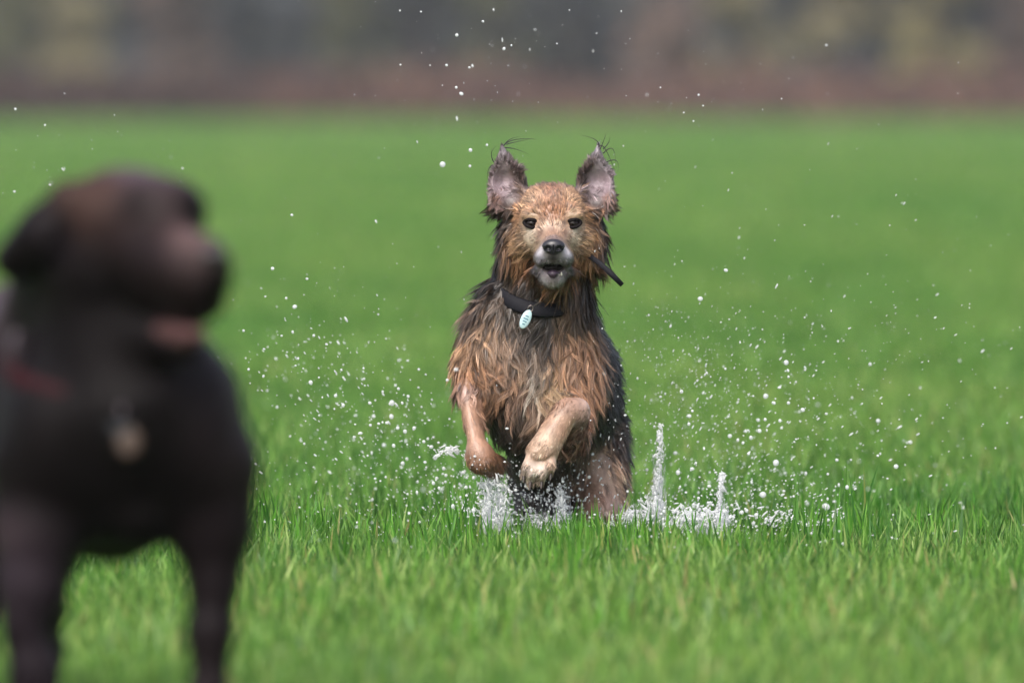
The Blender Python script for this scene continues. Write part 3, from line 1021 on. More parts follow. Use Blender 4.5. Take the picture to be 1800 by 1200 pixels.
    lay = [
        h(970, 345, -.02, .025, (0, .5, .85), .011, .12), h(930, 350, -.01, .02, (-.5, .5, .7), .012, .15), h(1012, 350, -.01, .02, (.5, .5, .7), .012, .15),
        h(970, 388, -.05, .02, (0, .4, .9), .011, .15), h(925, 385, -.03, .015, (-.8, .5, .2), .008, .05), h(1017, 385, -.03, .015, (.8, .5, .2), .008, .05),
        h(915, 420, .0, .02, (-.8, .5, -.4), .012, .08), h(1028, 420, .0, .02, (.8, .5, -.4), .012, .08), h(940, 420, -.05, .015, (-.7, .5, -.5), .008, .08), h(1003, 420, -.05, .015, (.7, .5, -.5), .008, .08),
        h(950, 450, -.08, .02, (-.6, .7, -.5), .006, .06), h(995, 450, -.08, .02, (.6, .7, -.5), .006, .06), h(971, 492, -.08, .022, (0, .7, -.7), .006, .06), h(945, 488, -.05, .014, (-.3, .7, -.6), .007, .06), h(997, 488, -.05, .014, (.3, .7, -.6), .007, .06), h(972, 420, -.09, .015, (0, .6, .7), .009, .10), h(960, 400, -.07, .01, (-.3, .5, .7), .010, .12), h(983, 400, -.07, .01, (.3, .5, .7), .010, .12),
        h(970, 510, -.03, .02, (0, .1, -1), .035, .3), h(925, 480, .0, .02, (-.5, .1, -.9), .04, .3), h(1018, 480, .0, .02, (.5, .1, -.9), .04, .3),
        # ears
        h(884, 325, .035, .022, (.2, 0, .9), .005, .03), h(888, 298, .032, .016, (0, 0, 1), .007, .06), h(1055, 325, .035, .022, (-.2, 0, .9), .005, .03), h(1051, 298, .032, .016, (0, 0, 1), .005, .03), h(866, 300, .02, .014, (-.75, -.2, .5), .010, .12), h(905, 300, .02, .02, (.5, -.2, .75), .014, .15), h(884, 265, .02, .015, (-.1, 0, 1), .008, .1), h(885, 300, .06, .02, (-.1, .2, 1), .010, .08),
        h(1072, 300, .02, .014, (.75, -.2, .5), .010, .12), h(1030, 300, .02, .02, (-.5, -.2, .75), .014, .15), h(1050, 265, .02, .015, (.1, 0, 1), .008, .1), h(1052, 300, .06, .02, (.1, .2, 1), .010, .08),
        h(895, 350, .01, .02, (-.3, -.1, -.6), .022, .15), h(1040, 350, .01, .02, (.3, -.1, -.6), .022, .15), h(866, 345, .02, .014, (-.5, 0, -.5), .010, .15), h(1077, 345, .02, .014, (.5, 0, -.5), .010, .15),
        # ruff
        h(885, 385, .03, .03, (-.65, .1, -.7), .030, .35), h(878, 430, .03, .03, (-.45, .1, -.9), .038, .3), h(1053, 385, .03, .03, (.65, .1, -.7), .028, .35), h(1050, 435, .03, .03, (.4, .1, -.9), .036, .3),
        h(970, 400, .12, .06, (0, .8, -.3), .04, .3), h(895, 470, .04, .03, (-.4, .0, -.9), .05, .3), h(1040, 475, .04, .03, (.35, .0, -.95), .05, .3),
        # neck and chest
        h(862, 520, .06, .035, (-.65, 0, -.75), .05, .4), h(925, 540, .02, .04, (-.15, -.1, -1), .05, .2), h(985, 540, .02, .04, (.15, -.1, -1), .055, .2), h(1042, 530, .06, .03, (.5, 0, -.85), .05, .35),
        h(835, 610, .06, .04, (-.3, 0, -.95), .045, .15), h(860, 650, .03, .04, (.0, -.05, -1), .05, .14), h(830, 670, .05, .03, (-.1, 0, -1), .04, .15), h(945, 620, .02, .04, (0, -.1, -1), .055, .18),
        h(945, 690, .01, .04, (-.05, -.1, -1), .058, .25), h(1000, 640, .04, .04, (.05, 0, -1), .05, .12), h(1010, 690, .05, .03, (.05, 0, -1), .045, .12), h(925, 750, .07, .04, (-.05, .1, -1), .036, .2),
        h(880, 730, .07, .03, (.1, 0, -1), .036, .15), h(940, 790, .14, .05, (0, .3, -.95), .03, .15),
        # trunk behind
        h(1072, 600, .15, .04, (.3, .5, -.8), .035, .35), h(1080, 680, .25, .06, (.25, .55, -.8), .035, .4), h(1095, 760, .42, .05, (.3, .3, -.9), .035, .4), h(970, 600, .35, .12, (.1, .9, .1), .04, .2),
        h(860, 650, .25, .06, (-.2, .6, -.8), .035, .3), h(1000, 680, .6, .08, (0, .9, -.3), .045, .3), h(995, 800, .75, .08, (0, .8, -.6), .06, .4),
        h(1050, 820, .36, .05, (.05, .1, -1), .028, .15), h(1095, 850, .4, .04, (.35, .1, -.95), .03, .35), h(1055, 900, .33, .04, (0, .1, -1), .025, .1), h(940, 840, .33, .05, (-.1, .1, -1), .03, .2), h(940, 900, .33, .04, (0, .1, -1), .025, .15),
        h(1050, 960, .42, .04, (0, 0, -1), .008, .05), h(943, 960, .4, .04, (0, 0, -1), .008, .05),
        # fore legs
        h(825, 705, .03, .022, (.15, 0, -1), .009, .07), h(838, 760, -.01, .024, (.1, 0, -1), .009, .07), h(855, 815, .0, .03, (.4, .1, -.8), .009, .07), h(850, 720, .06, .014, (.2, .1, -1), .02, .1),
        h(1010, 722, -.05, .03, (-.3, -.2, -.9), .008, .07), h(975, 760, -.08, .025, (-.5, -.1, -.8), .009, .08), h(945, 815, -.1, .03, (-.3, -.1, -1), .009, .06), h(1005, 775, .03, .025, (-.2, 0, -1), .022, .15),
    ]

    r = np.random.default_rng(12)
    hair = attr_mat('wet hair', rough=0.3, spec=0.55, coat=0.0)
    vis = lambda N: 0.45 + 0.55 * smoothstep(.35, -.25, N[:, 1])

    def field(P, N):
        f = blobs(P, lay, 2.4)
        D = f[:, :3] / (np.linalg.norm(f[:, :3], axis=1)[:, None] + 1e-9)
        return D, f[:, 3], f[:, 4]

    nose_c, eyes = A(973, 433, -.115), [A(935, 392, -.045), A(1007, 392, -.045)]
    mouth_c = A(971, 470, -.09)

    def clear(P):
        m = np.ones(len(P))
        for c, rad in [(nose_c, .021), (eyes[0], .0145), (eyes[1], .0145)]:
            m *= np.linalg.norm(P - c, axis=1) > rad
        d = (P - mouth_c) / np.array((.02, .05, .009))
        m *= np.linalg.norm(d, axis=1) > 1
        for bx_, by_, bY_ in ((895, 492, .02), (908, 510, .0), (925, 525, .0), (900, 500, .01)):
            m *= np.linalg.norm(P - A(bx_, by_, bY_), axis=1) > .022
        return m

    def make(n, cond, name, kids, spread, W, **kw):
        only = kw.pop('only')
        P, N = scatter(V, F, VN, n, lambda P, N: vis(N) * clear(P) * only(P), r)
        D, L, lift = field(P, N)
        k = cond(L, P)
        P, N, D, L, lift = P[k], N[k], D[k], L[k], lift[k]
        short, tone, lm = kw.pop('short', 1), kw.pop('tone', 1), kw.pop('lm', 1)
        lift = lift * lm
        jn = np.stack([vnoise(P, 34, s_) for s_ in (1, 2, 3)], 1) - .5
        D = D + jn * kw.pop('swirl', .9)
        D -= N * (D * N).sum(1)[:, None] * .92
        D /= np.linalg.norm(D, axis=1)[:, None] + 1e-9
        D = D + N * (lift * r.uniform(.5, 1.5, len(P)))[:, None]
        D /= np.linalg.norm(D, axis=1)[:, None]
        c = colour(P + D * (L * .55)[:, None] + r.normal(0, .006, P.shape))
        c = c * (0.62 + 0.76 * vnoise(P, 90, 4))[:, None]
        # dark guard hairs through the tan, pale ones through the dark
        dk = r.random(len(P)) < .12
        c[dk] *= .35
        hind = P[:, 1] > .28
        c[hind] *= np.exp(r.normal(-.1, .5, hind.sum()))[:, None]
        L = L * short * r.uniform(.6, 1.3, len(P))
        c = c * tone * np.exp(r.normal(0, .33, len(P)))[:, None]
        return fur_mesh(name, P, N, D, L, np.full(len(P), W), c, root, hair, r, kids=kids, spread=spread, **kw)

    LV = blobs(V, lay, 2.4)[:, 3]

    def longzone(P):
        return (blobs(P, lay, 2.4)[:, 3] > .017) * 1.0

    def shortzone(P):
        f = blobs(P, lay, 2.4)[:, 3] <= .019
        face = ((P[:, 2] > .46) & (P[:, 1] < .03)) | (P[:, 1] < -.03)
        low = P[:, 1] > .9
        return f * np.where(face, 2.2, np.where(low, .4, 1.0))
    make(8500, lambda L, P: L > 0, 'undercoat', 9, .0060, .0018, conv=.6, grav=.2, S=4, wave=.06, swirl=.8, short=.7, tone=.72, only=longzone)
    make(8800, lambda L, P: L > 0, 'wet_locks', 13, .0070, .0012, conv=.97, grav=.22, S=8, wave=.26, swirl=2.1, short=.95, tone=1.15, lm=1.4, jit=.08, only=longzone)
    make(26000, lambda L, P: L > 0, 'short_fur', 6, .0022, .0009, conv=.8, grav=.1, S=3, wave=.08, swirl=.9, short=1.25, lm=2.0, only=shortzone)

    # wisps at the ear tips
    W_ = []
    wr = np.random.default_rng(5)
    for pts in ([(884, 258), (900, 247), (925, 244), (945, 246)], [(884, 260), (905, 262), (930, 272)], [(886, 256), (897, 245), (915, 240)], [(890, 254), (905, 250), (940, 243)],
                [(1052, 258), (1064, 262), (1075, 285), (1082, 300)], [(1055, 262), (1062, 245), (1066, 232)], [(1054, 258), (1045, 245), (1020, 238)], [(1060, 270), (1077, 262), (1082, 290)],
                [(1066, 285), (1084, 283), (1086, 302)], [(866, 290), (858, 300), (857, 320)], [(868, 285), (864, 268), (874, 256)], [(1060, 262), (1070, 250), (1072, 238)]):
        Y = .018 + wr.uniform(-.01, .01)
        P = [A(x, y, Y) for x, y in pts]
        t = np.linspace(0, 1, 12)
        m = len(P)
        # smooth curve through the points
        T = np.linspace(0, 1, m)
        C = np.array([[np.polyval(np.polyfit(T, [p[i] for p in P], m - 1), u) for i in range(3)] for u in t])
        W_.append(tube(C, [.0011 * (1.08 - u) for u in t], 4))
    for side_ in (-1, 1):
        Vw, Fw = merge([w for w in W_ if (np.mean(np.array(w[0])[:, 0]) - .07) * side_ > 0])
        mesh_from('ear_wisps', Vw, Fw, hair, root, col=np.tile(srgb(38, 34, 34), (len(Vw), 1)))

    # eyes
    eye_m = plain_mat('wet dark eye', srgb(20, 12, 8), .06, .3, coat=.0)
    rim_m = plain_mat('dark eyelid', srgb(22, 18, 19), .7, .15)
    for i, (px, py) in enumerate(((935, 393), (1007, 393))):
        c = A(px, py, -.0365)
        e = Solid().ball(c, (.0120, .0120, .0090), .001)
        solid_mesh('eye', e, .003, .0009, eye_m, root)
        V2, F2 = [], []
        n, k = 36, 8
        for a in range(n):
            t = a / n * math.tau
            # almond outline wrapped over the ball
            x = .0138 * math.cos(t)
            z = (.0070 if math.sin(t) > 0 else .0066) * math.sin(t) * (1 - .25 * abs(math.cos(t)) ** 3) + (-.0018 if (x < 0) == (i == 1) else .0018) * abs(math.cos(t)) * (1)
            y = -math.sqrt(max(.0128 ** 2 - min(abs(x), .0115) ** 2 - z * z, 1e-6)) + (abs(x) > .0115) * (abs(x) - .0115) * .8
            cen = c + np.array((x, y, z))
            o = np.array((math.cos(t), 0, math.sin(t)))
            for b in range(k):
                u = b / k * math.tau
                V2.append(cen + .0032 * (math.cos(u) * o + math.sin(u) * np.array((0, -.8, 0))))
        for a in range(n):
            for b in range(k):
                F2.append((a * k + b, ((a + 1) % n) * k + b, ((a + 1) % n) * k + (b + 1) % k, a * k + (b + 1) % k))
        mesh_from('eyelid', V2, F2, rim_m, root)
    # nose
    nm = plain_mat('wet black nose leather', srgb(44, 42, 50), .32, .5, coat=.3, noise=(400, srgb(30, 28, 34)))
    c = nose_c
    e = Solid().ball(c, (.0200, .013, .0134), .004).ball(c + (0, .003, -.008), (.010, .010, .010), .006)
    e.ball(c + (-.0095, -.0115, -.003), (.0055, .007, .0042), .002, roty(.5), sub=True)
    e.ball(c + (.0095, -.0115, -.003), (.0055, .007, .0042), .002, roty(-.5), sub=True)
    e.ball(c + (-.017, -.006, -.004), (.006, .008, .002), .002, roty(.35), sub=True)
    e.ball(c + (.017, -.006, -.004), (.006, .008, .002), .002, roty(-.35), sub=True)
    e.ball(c + (0, -.013, -.007), (.0011, .005, .009), .0015, sub=True)
    solid_mesh('nose', e, .004, .0009, nm, root)
    nos = plain_mat('nostril', srgb(12, 10, 12), .6, .3)
    # mouth lining, tongue, teeth
    mm = plain_mat('dark mouth lining', srgb(30, 20, 24), .4, .4)
    solid_mesh('mouth_lining', Solid().ball(A(972, 470, -.050), (.0200, .034, .0110), .002), .003, .0015, mm, root)
    tm = plain_mat('tongue', srgb(66, 52, 66), .35, .5, coat=.1)
    solid_mesh('tongue', Solid().bone(A(972, 480, -.045), A(972, 482, -.088), .010, .0075, .004).ball(A(972, 480, -.070), (.0150, .024, .0045), .004), .004, .0011, tm, root)
    wm = plain_mat('teeth', srgb(225, 220, 205), .25, .5)
    for px, py, l in ((987, 480, .0045), (982, 481, .003), (962, 481, .0025)):
        solid_mesh('tooth', Solid().bone(A(px, py + 3, -.084), A(px, py + 3, -.084) + (0, -.002, l), .0019, .0007, .001), .002, .0005, wm, root)
    # claws of the hanging paw
    cl = plain_mat('claw', srgb(70, 60, 56), .3, .5)
    for bx, by in ((921, 837), (932, 848), (952, 848), (968, 833)):
        solid_mesh('claw', Solid().bone(A(bx, by, -.100), A(bx - 1, by + 11, -.106), .0034, .0011, .001), .002, .0007, cl, root)

    # collar
    web = plain_mat('black webbing', srgb(16, 16, 20), .7, .25, noise=(300, srgb(34, 34, 42)))
    col = empty('dog_collar', A(962, 505, .07))
    tag(col, 'black wet webbing collar with a loose strap end around the tan dog\'s neck', 'collar')
    ring_band(A(944, 500, .086), .078, .083, .042, .027, .003, web, col, 'band', roll=-.010, lean=.25)
    
    st = [A(1030, 445, .0), A(1056, 464, -.03), A(1075, 482, -.035), A(1094, 501, -.035)]
    V3, F3 = [], []
    for i, p in enumerate(st):
        d = st[min(i + 1, 3)] - st[max(i - 1, 0)]
        d /= np.linalg.norm(d)
        u = np.cross(d, (0, 1, 0))
        w = .0052 if i < 3 else .0042
        for a, b in ((-w, -.004), (w, -.0015), (w, .004), (-w, .0015)):
            V3.append(p + u * a + np.array((0, 1, 0)) * b)
    for i in range(3):
        for k in range(4):
            F3.append((i * 4 + k, i * 4 + 4 + k, i * 4 + 4 + (k + 1) % 4, i * 4 + (k + 1) % 4))
    F3 += [(0, 1, 2, 3), (15, 14, 13, 12)]
    mesh_from('strap_end', V3, F3, web, col, smooth=False)
    # tag: oval disc, pale blue face, hanging from a small ring
    tagm = plain_mat('pale blue enamel', srgb(150, 196, 206), .3, .5, coat=.5, noise=(160, srgb(214, 232, 234)))
    steel = plain_mat('steel ring', srgb(150, 140, 136), .3, .5, metal=.9)
    c0 = A(924, 561, -.035)
    V4, F4 = [], []
    n = 40
    R_ = roty(.42)
    for j, (sc, yy) in enumerate(((0, -.0022), (.86, -.0022), (1.0, -.0012), (1.0, .0012), (.0, .0014))):
        for i in range(n):
            a = i / n * math.tau
            p = np.array((  .0088 * sc * math.cos(a), yy, .0178 * sc * math.sin(a)))
            V4.append(c0 + R_ @ p)
    for j in range(4):
        for i in range(n):
            F4.append((j * n + i, j * n + (i + 1) % n, (j + 1) * n + (i + 1) % n, (j + 1) * n + i))
    pend = mesh_from('tag', V4, F4, tagm, col)
    # engraved lines on the tag
    V5, F5 = [], []
    for k, (dz, w) in enumerate(((.006, .0030), (.001, .0044), (-.004, .0036), (-.009, .0024))):
        for sx, sz in ((-1, -1), (1, -1), (1, 1), (-1, 1)):
            V5.append(c0 + R_ @ np.array((sx * w, -.0026, dz + sz * .0009)))
        F5.append([k * 4 + i for i in range(4)])
    mesh_from('engraving', V5, F5, plain_mat('engraved blue', srgb(72, 118, 138), .4), pend, smooth=False)
    ringpts = [c0 + R_ @ np.array((.0045 * math.cos(a), -.001, .0205 + .0055 * math.sin(a))) for a in np.linspace(0, math.tau, 17)]
    Vr, Fr = tube(ringpts, [.0009] * 17, 6)
    mesh_from('ring', Vr, Fr, steel, col)
    Vr, Fr = tube([c0 + R_ @ np.array((0, 0, .024)), A(938, 538, -.03), A(950, 530, -.02)], [.0016, .0014, .0014], 6)
    mesh_from('split_link', Vr, Fr, steel, col)


# ------------------------------------------------------------------ the labrador in front
def labrador():
    B = -5.0

    def a(px, py, dy=0.0):
        return A(px, py, B + dy)
    U = 1 / 1500.0
    root = empty('dog', (a(215, 800)[0], B + .3, 0))
    tag(root, 'dark chocolate labrador with a red collar standing in front, head turned to the right', 'dog')
    s = Solid()
    s.ball(a(222, 385), (.078, .080, .062), .03)
    s.ball(a(282, 372, -.05), (.048, .05, .042), .025)
    s.ball(a(195, 465, .0), (.062, .07, .06), .03)
    s.bone(a(268, 448, -.05), a(340, 478, -.13), .056, .042, .02)
    s.ball(a(357, 480, -.135), (.028, .03, .044), .012)
    s.ball(a(360, 470, -.14), (.024, .026, .022), .02)
    s.ball(a(344, 522, -.12), (.028, .03, .024), .015)
    s.ball(a(320, 362, -.06), (.026, .03, .024), .015)
    s.bone(a(270, 505, -.05), a(352, 525, -.125), .036, .024, .02)
    s.bone(a(215, 560, -.01), a(330, 612, -.11), .036, .017, .02)
    s.bone(a(150, 470, .06), a(200, 690, .08), .075, .105, .04)
    s.bone(a(185, 500, .02), a(225, 690, .03), .070, .112, .04)
    s.ball(a(40, 640, .32), (.10, .16, .10), .05)
    s.bone(a(110, 520, .10), a(60, 700, .2), .06, .10, .05)
    s.ball(a(215, 785, .06), (.122, .12, .120), .04)
    s.ball(a(248, 906, .05), (.048, .09, .034), .02)
    s.ball(a(90, 770, .04), (.058, .09, .10), .04)
    s.ball(a(350, 770, .04), (.052, .09, .10), .04)
    s.bone(a(215, 840, .10), a(200, 880, .3), .070, .075, .03)
    s.bone(a(170, 740, .15), a(30, 760, .75), .135, .115, .05)
    s.ball(a(20, 790, .75), (.11, .14, .13), .05)
    # ear thrown back (left of the picture) and the far one
    s.bone(a(122, 355, -.03), a(84, 415, -.02), .026, .038, .012)
    s.bone(a(84, 412, -.02), a(26, 456, .0), .038, .026, .006)
    s.bone(a(325, 350, .0), a(342, 382, .03), .018, .014, .012)
    # legs
    for pts in (
        [(72, 820, .03, .062), (72, 930, .02, .052), (56, 1030, .01, .038), (42, 1095, .0, .0235), (60, 1180, .0, .027), (66, 1385, .0, .024)],
        [(368, 820, .03, .060), (372, 930, .03, .046), (376, 1020, .02, .028), (371, 1110, .01, .024), (366, 1230, .0, .021), (368, 1385, .0, .023)],
        [(80, 830, .75, .075), (60, 960, .68, .055), (70, 1070, .80, .030), (75, 1140, .88, .024), (72, 1270, .82, .021), (70, 1350, .80, .022)],
        [(-40, 830, .75, .075), (-55, 960, .62, .055), (-50, 1070, .74, .030), (-46, 1140, .84, .024), (-48, 1270, .78, .021), (-50, 1350, .76, .022)],
    ):
        for (x0, y0, d0, r0), (x1, y1, d1, r1) in zip(pts[:-1], pts[1:]):
            s.bone(a(x0, y0, d0), a(x1, y1, d1), r0, r1, .02)
        e = a(*pts[-1][:3])
        s.ball((e[0], e[1] - .03, .024), (.032, .05, .022), .02)
        s.bone(e, (e[0], e[1], .03), pts[-1][3], .024, .02)
    # tail
    s.bone(a(0, 700, .85), a(-60, 660, 1.05), .035, .026, .03)
    s.bone(a(-60, 660, 1.05), a(-140, 620, 1.2), .026, .013, .03)
    lo = a(-180, 700, 1.2)[0]
    xs = grid_axis((lo, -.60, .008), (-.60, -.28, .0055))
    ys = grid_axis((B - .18, B + .15, .0055), (B + .15, B + 1.25, .009))
    zs = grid_axis((-.01, .45, .008), (.45, .80, .005))
    V, F = s.build(xs, ys, zs)
    VN = vert_normals(V, F)
    base, red, dark, sky_sheen = srgb(58, 44, 42), srgb(82, 64, 58), srgb(24, 21, 23), srgb(96, 88, 94)  # sheen and light on head, back and legs are painted into these coat colours
    tab = [(a(165, 345, -.04), .035, srgb(92, 74, 66)), (a(250, 300, -.02), .04, sky_sheen * 1.3), (a(345, 368, -.08), .016, dark), (a(380, 500, -.16), .014, dark), (a(365, 545, -.14), .014, dark), (a(240, 420, -.05), .03, base), (a(345, 425, -.13), .024, srgb(136, 120, 118)), (a(372, 445, -.15), .014, srgb(116, 104, 104)), (a(300, 480, -.11), .04, srgb(46, 38, 40)),
           (a(245, 362, -.07), .018, dark), (a(100, 400, -.03), .03, srgb(20, 18, 26)), (a(110, 440, -.03), .014, srgb(70, 68, 84)), (a(50, 450, .0), .03, dark), (a(200, 520, -.03), .06, dark), (a(180, 650, .0), .08, dark * 1.2), (a(20, 540, .2), .06, sky_sheen * 1.3), (a(30, 950, .0), .025, sky_sheen),
           (a(215, 800, -.05), .08, dark), (a(380, 760, .0), .05, srgb(52, 46, 50)), (a(90, 800, .0), .05, dark * 1.3), (a(40, 1000, .0), .04, srgb(66, 60, 70)), (a(100, 1000, .03), .04, dark), (a(375, 1000, .0), .05, srgb(36, 30, 34)),
           (a(60, 1120, .0), .05, srgb(48, 42, 50)), (a(100, 750, .6), .2, base), (a(0, 1000, .8), .15, srgb(30, 26, 28)), (a(360, 600, -.02), .04, srgb(44, 38, 44)), (a(370, 500, -.14), .02, srgb(44, 34, 34))]
    m = attr_mat('wet dark short coat', rough=0.45, spec=0.1, coat=0.0, bump=(180, .4, .004))
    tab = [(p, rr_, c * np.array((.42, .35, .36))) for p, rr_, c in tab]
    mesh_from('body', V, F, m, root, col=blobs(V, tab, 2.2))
    # short coat
    r = np.random.default_rng(3)
    P, N = scatter(V, F, VN, 26000, lambda P, N: np.ones(len(P)), r)
    g = np.array((-.2, .55, -.8))
    D = g - N * (N @ g)[:, None] * .95
    D += (np.stack([vnoise(P, 20, k) for k in (1, 2, 3)], 1) - .5) * .6
    D /= np.linalg.norm(D, axis=1)[:, None] + 1e-9
    D = D + N * .12
    hm = attr_mat('short dark hair', rough=0.4, spec=0.1)
    fur_mesh('short_fur', P, N, D, np.full(len(P), .016), np.full(len(P), .0016), blobs(P, tab, 2.2), root, hm, r, kids=3, spread=.004, conv=.4, grav=.05, S=2, wave=0)
    em = plain_mat('dark brown eye', srgb(40, 24, 14), .08, .6, coat=1.0)
    solid_mesh('eye', Solid().ball(a(248, 368, -.078), .0125, .001), .003, .0012, em, root)
    solid_mesh('eye', Solid().ball(a(316, 368, -.084), .0115, .001), .003, .0012, em, root)
    nm = plain_mat('brown black nose leather', srgb(34, 26, 28), .3, .5, coat=.3)
    c = a(378, 452, -.165)
    e = Solid().ball(c, (.017, .014, .015), .004, rotz(.5))
    e.ball(c + (.013, -.010, -.002), (.004, .006, .003), .002, sub=True).ball(c + (-.006, -.014, -.002), (.004, .006, .003), .002, sub=True)
    solid_mesh('nose', e, .004, .0012, nm, root)
    tm = plain_mat('pink tongue', srgb(84, 58, 58), .5, .3)
    solid_mesh('tongue', Solid().bone(a(245, 575, -.05), a(325, 592, -.125), .012, .011, .01).bone(a(325, 590, -.125), a(350, 588, -.145), .011, .009, .01), .006, .002, tm, root)
    mm = plain_mat('mouth lining', srgb(60, 36, 38), .4, .4)
    solid_mesh('mouth_lining', Solid().bone(a(240, 548, -.03), a(335, 566, -.11), .022, .014, .01), .006, .002, mm, root)

    # collar
    wm = plain_mat('dark red webbing', srgb(56, 14, 22), .7, .2, noise=(200, srgb(40, 12, 18)))
    col = empty('dog_collar', a(190, 640, .06))
    tag(col, 'dark red collar with round metal tags around the chocolate labrador\'s neck', 'collar')
    ring_band(a(182, 655, .055), .113, .115, .030, .024, .004, wm, col, 'band', roll=-.012, lean=.15)
    bz = plain_mat('worn bronze disc', srgb(60, 46, 36), .5, .3, metal=.0)
    sl = plain_mat('silver buckle', srgb(120, 110, 118), .35, .5, metal=.8)

    def disc(name, c, rad, rot, mat):
        V, F, n = [], [], 32
        for sc, yy in ((0, -.0016), (.9, -.0016), (1, -.0008), (1, .0008), (0, .0012)):
            for i in range(n):
                t = i / n * math.tau
                V.append(c + rot @ np.array((rad[0] * sc * math.cos(t), yy, rad[1] * sc * math.sin(t))))
        for j in range(4):
            for i in range(n):
                F.append((j * n + i, j * n + (i + 1) % n, (j + 1) * n + (i + 1) % n, (j + 1) * n + i))
        return mesh_from(name, V, F, mat, col)
    disc('tag', a(226, 775, -.085), (.014, .018), rotx(-.35), bz)
    disc('tag', a(212, 742, -.078), (.013, .015), rotx(-.3), plain_mat('dull steel disc', srgb(36, 40, 46), .5, .3, metal=.0))
    disc('buckle', a(34, 618, .02), (.014, .026), rotz(.8), sl)
    Vr, Fr = tube([a(215, 700, -.075), a(214, 715, -.082), a(214, 730, -.082)], [.0018] * 3, 6)
    mesh_from('ring', Vr, Fr, sl, col)


# ------------------------------------------------------------------ water thrown up
def ico():
    t = (1 + 5 ** .5) / 2
    V = [(-1, t, 0), (1, t, 0), (-1, -t, 0), (1, -t, 0), (0, -1, t), (0, 1, t), (0, -1, -t), (0, 1, -t), (t, 0, -1), (t, 0, 1), (-t, 0, -1), (-t, 0, 1)]
    F = [(0, 11, 5), (0, 5, 1), (0, 1, 7), (0, 7, 10), (0, 10, 11), (1, 5, 9), (5, 11, 4), (11, 10, 2), (10, 7, 6), (7, 1, 8), (3, 9, 4), (3, 4, 2), (3, 2, 6), (3, 6, 8), (3, 8, 9), (4, 9, 5), (2, 4, 11), (6, 2, 10), (8, 6, 7), (9, 8, 1)]
    V = [np.array(v) / np.linalg.norm(v) for v in V]
    cache = {}
    G = []

    def mid(i, j):
        k = (min(i, j), max(i, j))
        if k not in cache:
            v = V[i] + V[j]
            V.append(v / np.linalg.norm(v))
            cache[k] = len(V) - 1
        return cache[k]
    for a, b, c in F:
        ab, bc, ca = mid(a, b), mid(b, c), mid(c, a)
        G += [(a, ab, ca), (b, bc, ab), (c, ca, bc), (ab, bc, ca)]
    return np.array(V), np.array(G)


def water_mat(name, clear, rough=.08):
    """water broken up by air: white froth with a clear share; in drops the white paints in sky light"""
    m, t, b = new_mat(name)
    b.inputs['Base Color'].default_value = (.97, .98, 1, 1)
    b.inputs['Roughness'].default_value = rough
    b.inputs['Specular IOR Level'].default_value = 1.0
    tr = t.nodes.new('ShaderNodeBsdfTranslucent')
    tr.inputs['Color'].default_value = (.97, .98, 1, 1)
    m1 = t.nodes.new('ShaderNodeMixShader')
    m1.inputs[0].default_value = .4
    t.links.new(b.outputs[0], m1.inputs[1])
    t.links.new(tr.outputs[0], m1.inputs[2])
    tp = t.nodes.new('ShaderNodeBsdfTransparent')
    lw = t.nodes.new('ShaderNodeLayerWeight')
    lw.inputs['Blend'].default_value = .5
    mr = t.nodes.new('ShaderNodeMapRange')
    mr.inputs[1].default_value = 0.0
    mr.inputs[2].default_value = 1.0
    mr.inputs[3].default_value = clear * .7
    mr.inputs[4].default_value = min(1, clear * 1.6)
    t.links.new(lw.outputs['Facing'], mr.inputs[0])
    m2 = t.nodes.new('ShaderNodeMixShader')
    t.links.new(mr.outputs[0], m2.inputs[0])
    t.links.new(m1.outputs[0], m2.inputs[1])
    t.links.new(tp.outputs[0], m2.inputs[2])
    t.links.new(m2.outputs[0], t.nodes['Material Output'].inputs['Surface'])
    return m


